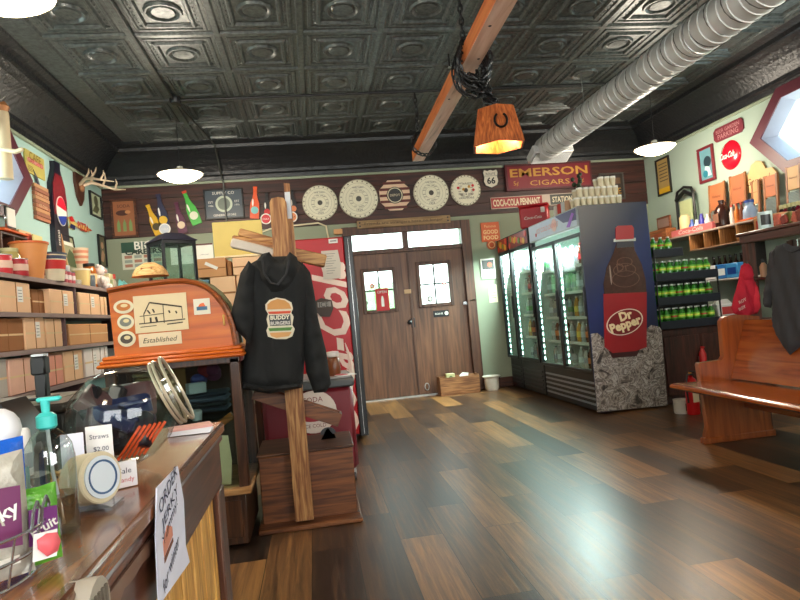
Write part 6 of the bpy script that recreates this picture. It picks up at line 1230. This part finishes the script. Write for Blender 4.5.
# ------------------------------------------------------------------ display unit behind the pew
du = thing('display_stand', 'dark wood display stand behind the pew with post and top rail', 'stand', (3.72, 3.3, 0))
def D(a): return (a[0]-3.72, a[1]-3.72, a[2]-3.3, a[3]-3.3, a[4], a[5])
DB = wood((66, 34, 26), (104, 58, 44), 'y', 3, .4); DBZ = wood((60, 32, 26), (96, 54, 42), 'z', 3, .4)
for x in (3.49, 3.90):
    for y in (4.36, 2.2): MB().box(*D((x, x+.07, y, y+.07, 0, 1.515)), DBZ, .004).build('post', du)
MB().box(*D((3.47, 4.0, 2.1, 4.46, 1.575, 1.60)), DB, .005).build('top_board', du); MB().box(*D((3.485, 3.505, 2.12, 4.44, 1.516, 1.574)), DB, .003).build('top_rail', du)
MB().box(*D((3.50, 3.97, 2.15, 4.43, 1.21, 1.23)), DB, .003).build('middle_shelf', du); MB().box(*D((3.50, 3.97, 2.15, 4.43, .86, .89)), wood((110, 60, 34), (160, 98, 58), 'y', 3, .4), .003).build('low_shelf', du)
TZ = 1.6015
def dtop(name, label, cat, px, py, mk, x=3.55, z=TZ, rz=-pi/2): q = P(px, py, x=x); m = MB(); mk(m); return tag(m.build(name, loc=(x, q.y, z), rot=(0, 0, rz)), label, cat)
dtop('printed_tin', 'white and black printed tin at the near end of the display stand', 'tin', 766, 228, lambda m: (m.lathe([(0, 0), (.052, 0), (.052, .13), (.048, .135), (0, .135)], M((200, 222, 222), .3), n=22), m.lathe([(.0525, .03), (.0525, .11)], M((40, 44, 48), .4, 0, .3, 40), n=8, a0=-1.3, a1=0.1)))
dtop('red_wooden_crate', 'red and cream wooden crate behind the printed tin on the display stand', 'crate', 773, 215, lambda m: (m.box(-.15, .15, -.06, .06, 0, .13, M((222, 160, 110), .6), .004), m.box(-.12, .15, -.064, -.06, .03, .10, M((206, 70, 50), .5)), m.text('Coca-Cola', .02, .065, -.066, CREAM, w=.2, shear=.3)), 3.78)
for k in range(9):
    c = ((200, 40, 70), (230, 220, 150), (236, 236, 230))[k % 3]
    dtop('corked_bottle', 'small bottle with pale stopper behind the red crate, %s from the left' % ORD[k], 'bottle', 781+4.2*k, 205, lambda m: (m.lathe([(0, 0), (.020, 0), (.022, .15), (.010, .18), (0, .18)], liquid(((70, 40, 40), (150, 30, 60), (60, 70, 50))[k % 3]), n=12), m.lathe([(0, .18), (.016, .18), (.018, .21), (0, .215)], M((220, 216, 160), .4), n=10)), 3.92)
for k in range(7):
    dtop('candy_packet', 'colourful candy packet heaped on the display stand top, %s from the left' % ORD[k], 'packet', 778+4*k, 222, lambda m: m.box(-.03, .03, -.012, .012, 0, .085-.01*(k % 3), M(((214, 110, 90), (226, 190, 170), (150, 60, 50), (120, 120, 60))[k % 4], .4, 0, .5, 40), .006, Matrix.Rotation(.4*sin(k*2), 4, 'Y') @ Matrix.Translation((0, 0, .012))), 3.56+.02*(k % 2))
for k in range(3): dtop('shelf_bottle', '%s small bottle on the middle shelf behind the display post' % ORD[k], 'bottle', 763+9*k, 262, lambda m: (m.lathe([(0, 0), (.028, 0), (.03, .09), (.012, .12), (0, .12)], M(((190, 140, 110), (60, 130, 140), (60, 40, 40))[k], .3), n=14), m.lathe([(0, .12), (.015, .12), (.015, .15), (0, .15)], BLACK, n=10)), 3.72, 1.2315)
# hanging clothes
SX = 3.19
def y2(pts, o): return [(-(P(a, b, x=SX).y-o.y), P(a, b, x=SX).z-o.z) for a, b in pts]
so = P(785, 300, x=SX); sh_ = thing('charcoal_shirt', 'charcoal long-sleeved shirt hanging from the display stand over the pew', 'shirt', so, (0, 0, -pi/2)); SC_ = M((52, 53, 58), .85, 0, .12, 20, .2)
m = MB(); inflate(y2([(776, 246), (786, 243), (792, 246), (800, 246), (812, 240), (824, 246), (832, 270), (836, 330), (812, 340), (802, 345), (795, 351), (790, 355), (783, 346), (777, 336), (773, 325), (772, 305), (770, 270)], so), .02, .03, SC_, m, lambda x, z: .006*sin(50*x+12*z)+.003*sin(110*x-30*z), edge=.05); m.build('body', sh_)
m = MB(); inflate(y2([(778, 246), (770, 252), (767, 275), (763, 300), (765, 307), (771, 308), (775, 290), (779, 268)], so), .016, .03, SC_, m, lambda x, z: .005*sin(70*z), edge=.04); m.build('sleeve', sh_)
m = MB(); m.tube([(x, -.034, z) for x, z in y2([(787, 245), (791, 250), (797, 252), (804, 249), (809, 244)], so)], .006, M((44, 45, 50), .8), 6); m.build('collar', sh_)
hk = y2([(798, 247)], so)[0]; MB().tube([(hk[0], 0, hk[1]-.02), (hk[0], .0, hk[1]+.05), (hk[0], .10, 1.52-so.z), (hk[0], .292, 1.53-so.z)], .004, CHROME, 6).build('hanger_hook', sh_)
RYy = 4.31; ro = P(745, 295, y=RYy); rh = thing('red_child_hoodie', 'small red hooded sweatshirt with pale print hanging above the pew end', 'hoodie', ro)
def r2(pts): return [(P(640+a/5, 220+b/5, y=RYy).x-ro.x, P(640+a/5, 220+b/5, y=RYy).z-ro.z) for a, b in pts]
RC = M((186, 22, 48), .8, 0, .12, 20, .2)
m = MB(); inflate(r2([(505, 228), (525, 215), (540, 222), (560, 262), (580, 330), (585, 400), (592, 450), (578, 470), (552, 474), (532, 500), (515, 492), (500, 478), (470, 468), (457, 440), (468, 385), (490, 310)]), .014, .04, RC, m, lambda x, z: .008*sin(70*x+20*z), edge=.05); m.build('body', rh)
m = MB(); inflate(r2([(545, 330), (570, 310), (585, 360), (592, 440), (580, 468), (558, 465), (548, 420)]), .014, .05, M((206, 40, 60), .8), m, lambda x, z: .004*sin(90*z), y=-.015, edge=.04); m.build('sleeve', rh)
m = MB(); inflate(r2([(500, 240), (525, 217), (545, 235), (556, 280), (535, 310), (508, 300), (495, 270)]), .012, .03, RC, m, None, y=-.03, edge=.03); m.build('hood', rh)
m = MB()
for t_, a, b, w_ in (('ROY', 490, 405, .07), ('BOY', 488, 440, .065)): x, z = r2([(a, b)])[0]; m.text(t_, x, z, -.052, M((232, 190, 180), .7), w=w_, rot=.35, bold=.03)
m.build('print', rh)
x, z = r2([(540, 222)])[0]; MB().tube([(x, 0, z), (x+.02, .03, z+.03), (x+.05, .047, z+.03)], .004, CHROME, 6).build('hook', rh)
# ------------------------------------------------------------------ church pew
PW = wood((146, 70, 26), (172, 92, 38), 'y', 2, .25, .8); PWE = wood((138, 64, 24), (164, 84, 36), 'z', 2, .28, .7)
pw_ = thing('church_pew', 'varnished orange-brown wooden church pew against the display stand', 'bench', (3.1, 3.0, 0))
def pewend(y):
    o = [(2.87, .0), (2.87, .07), (2.895, .13), (2.865, .605), (2.875, .62), (3.06, .625), (3.085, .65), (3.09, .92), (3.12, .95), (3.2, .962), (3.3, .95), (3.42, .93), (3.43, .1), (3.44, .06), (3.44, 0)]
    m = MB(); m.prism([(x-3.1, z) for x, z in o], y-3.0, y-3.0+.045, PWE); m.box(2.85-3.1, 3.46-3.1, y-3.0-.006, y-3.0+.051, .0, .05, PWE, .006); return m
pewend(4.22).build('end_panel', pw_); pewend(1.75).build('end_panel', pw_)
T = Matrix.Translation((-.03, 0, .455)) @ Matrix.Rotation(.03, 4, 'Y')
st_ = MB(); st_.prism([(-.44, -.02), (-.46, -.006), (-.46, .008), (-.44, .02), (-.40, .024), (.10, .015), (.10, -.012), (-.40, -.018)], -1.20, 1.215, PW, T); st_.build('seat', pw_)
st_ = MB(); st_.prism([(.02, .48), (.18, .90), (.19, .915), (.225, .915), (.23, .895), (.07, .48)], -1.20, 1.215, PW); st_.build('backrest', pw_)
for y in (-.1,): MB().prism([(-.16, 0), (.14, 0), (.14, .06), (.08, .12), (.10, .42), (-.14, .42), (-.10, .12), (-.16, .06)], y, y+.04, PWE).build('support', pw_)
MB().box(.1, .12, -1.19, 1.2, .25, .30, PW).build('stretcher', pw_)
# ------------------------------------------------------------------ floor things
p = P(694, 414, z=0); fe = thing('fire_extinguisher', 'red fire extinguisher standing on the floor behind the pew end', 'fire extinguisher', (p.x, p.y, 0))
MB().lathe([(0, 0), (.055, 0), (.058, .01), (.058, .28), (.045, .33), (.02, .35), (.02, .37), (0, .37)], M((200, 22, 28), .3), n=20).build('cylinder', fe); MB().box(-.012, .012, -.05, .03, .37, .385, BLACK, .003).box(-.012, .012, -.07, .0, .40, .412, BLACK, .003).cyl((0, 0, .37), (0, 0, .40), .014, GOLD).build('handle', fe); MB().tube([(.0, -.02, .38), (-.06, -.04, .38), (-.085, -.05, .28), (-.075, -.05, .12)], .009, BLACK, 6).build('hose', fe); MB().box(-.03, .03, -.0595, -.056, .12, .24, CREAM).build('label', fe)
p = P(702, 361, y=5.84); fe2 = thing('small_extinguisher', 'small red extinguisher mounted on the dark cabinet door', 'fire extinguisher', (p.x, 5.82, p.z-.10))
MB().lathe([(0, 0), (.035, 0), (.037, .01), (.037, .18), (.02, .22), (.015, .24), (0, .24)], M((190, 24, 30), .35), n=16).build('cylinder', fe2); MB().box(-.008, .008, -.04, .02, .24, .255, RED, .002).build('handle', fe2); MB().box(-.02, .02, .034, .046, .05, .15, STEEL).build('bracket', fe2)
p = P(682, 413, z=0); tag(MB().lathe([(0, 0), (.065, 0), (.07, .01), (.07, .12), (.073, .125), (.073, .135), (.06, .135), (0, .12)], M((206, 202, 190), .5), n=20).box(-.0, .05, -.075, -.062, .03, .1, M((50, 50, 46), .6, 0, .5, 60), .003).build('white_tin', loc=(p.x, p.y, 0)), 'white and black tin on the floor beside the extinguisher', 'tin')
p = P(489, 388.5, z=0); bu = thing('enamel_bucket', 'small white enamel bucket on the floor right of the door', 'bucket', (p.x, min(p.y, 8.3), 0))
MB().lathe([(0, 0), (.085, 0), (.10, .03), (.105, .17), (.125, .19), (.13, .20), (.122, .20), (.098, .17), (.09, .02), (0, .015)], M((220, 216, 204), .35), n=24).build('body', bu); MB().tube([(.115*cos(a_), -.02-.06*sin(a_)*.5, .18-.05*sin(a_)) for a_ in [pi*k/10 for k in range(11)]], .004, DKGREY, 6).build('bail_handle', bu)
a = P(441, 393, y=8.2); b = P(479, 374, y=8.2); wc = thing('wooden_crate', 'wooden crate of papers standing on the floor against the door', 'crate', ((a.x+b.x)/2, 8.31, 0)); w = (b.x-a.x)/2; CW2 = wood((120, 76, 46), (176, 122, 76), 'x', 4, .5)
for q in ((-w, w, -.11, -.098), (-w, w, .098, .11)): MB().box(q[0], q[1], q[2], q[3], .012, .25, CW2, .003).build('side', wc)
for q in ((-w, -w+.012), (w-.012, w)): MB().box(q[0], q[1], -.097, .097, .012, .26, CW2, .003).build('end_board', wc)
MB().box(-w, w, -.11, .11, .0, .0115, CW2).build('base', wc)
tag(MB().box(-.06, .06, -.05, .05, 0, .28, M((196, 190, 140), .6), .003).disc(0, .22, .03, -.053, -.05, M((90, 110, 70), .6)).build('green_booklet', loc=(wc.location.x-.11, 8.31, .0125)), 'cream and green booklets standing in the crate by the door', 'booklets')
for k in range(4): tag(MB().box(-.045, .045, -.0, .004, 0, .255+.006*k, PAPER).build('paper_leaflet', loc=(wc.location.x+.08, 8.25+.03*k, .0125), rot=(-.05*0, .08*(k-1), 0)), '%s upright white leaflet from the front in the crate by the door' % ORD[k], 'leaflet', 'leaflets in the door crate')
# ------------------------------------------------------------------ light and camera
w = bpy.data.worlds.new('World'); SC.world = w; w.use_nodes = True; nt_ = w.node_tree; bg = nt_.nodes['Background']
tcw = nt_.nodes.new('ShaderNodeTexCoord'); spw = nt_.nodes.new('ShaderNodeSeparateXYZ'); nt_.links.new(tcw.outputs['Generated'], spw.inputs[0])
rw = nt_.nodes.new('ShaderNodeValToRGB'); rw.color_ramp.elements[0].position = .35; rw.color_ramp.elements[0].color = (.75, .78, .78, 1); rw.color_ramp.elements[1].position = .8; rw.color_ramp.elements[1].color = (.62, .8, 1, 1)
nt_.links.new(spw.outputs['Z'], rw.inputs[0]); nt_.links.new(rw.outputs[0], bg.inputs[0]); bg.inputs[1].default_value = 6.8
cam = bpy.data.cameras.new('camera'); co = bpy.data.objects.new('camera', cam); COL.objects.link(co); SC.camera = co
cam.sensor_width = 36; cam.lens = FOC/800*36; cam.clip_start = .02; cam.clip_end = 200
mt = Matrix.Identity(4)
for i in range(3): mt[i][0] = CR[i]; mt[i][1] = CU[i]; mt[i][2] = -CF[i]; mt[i][3] = (0, 0, EYE)[i]
co.matrix_world = mt
vs = SC.view_settings; vs.view_transform = 'Standard'; vs.look = 'None'; vs.gamma = 1; vs.use_curve_mapping = False; vs.exposure = .72
SC.cycles.max_bounces = 8; SC.cycles.diffuse_bounces = 4; SC.cycles.glossy_bounces = 4; SC.cycles.transmission_bounces = 6; SC.cycles.transparent_max_bounces = 16
SC.cycles.sample_clamp_indirect = 5; SC.cycles.caustics_reflective = False; SC.cycles.caustics_refractive = False
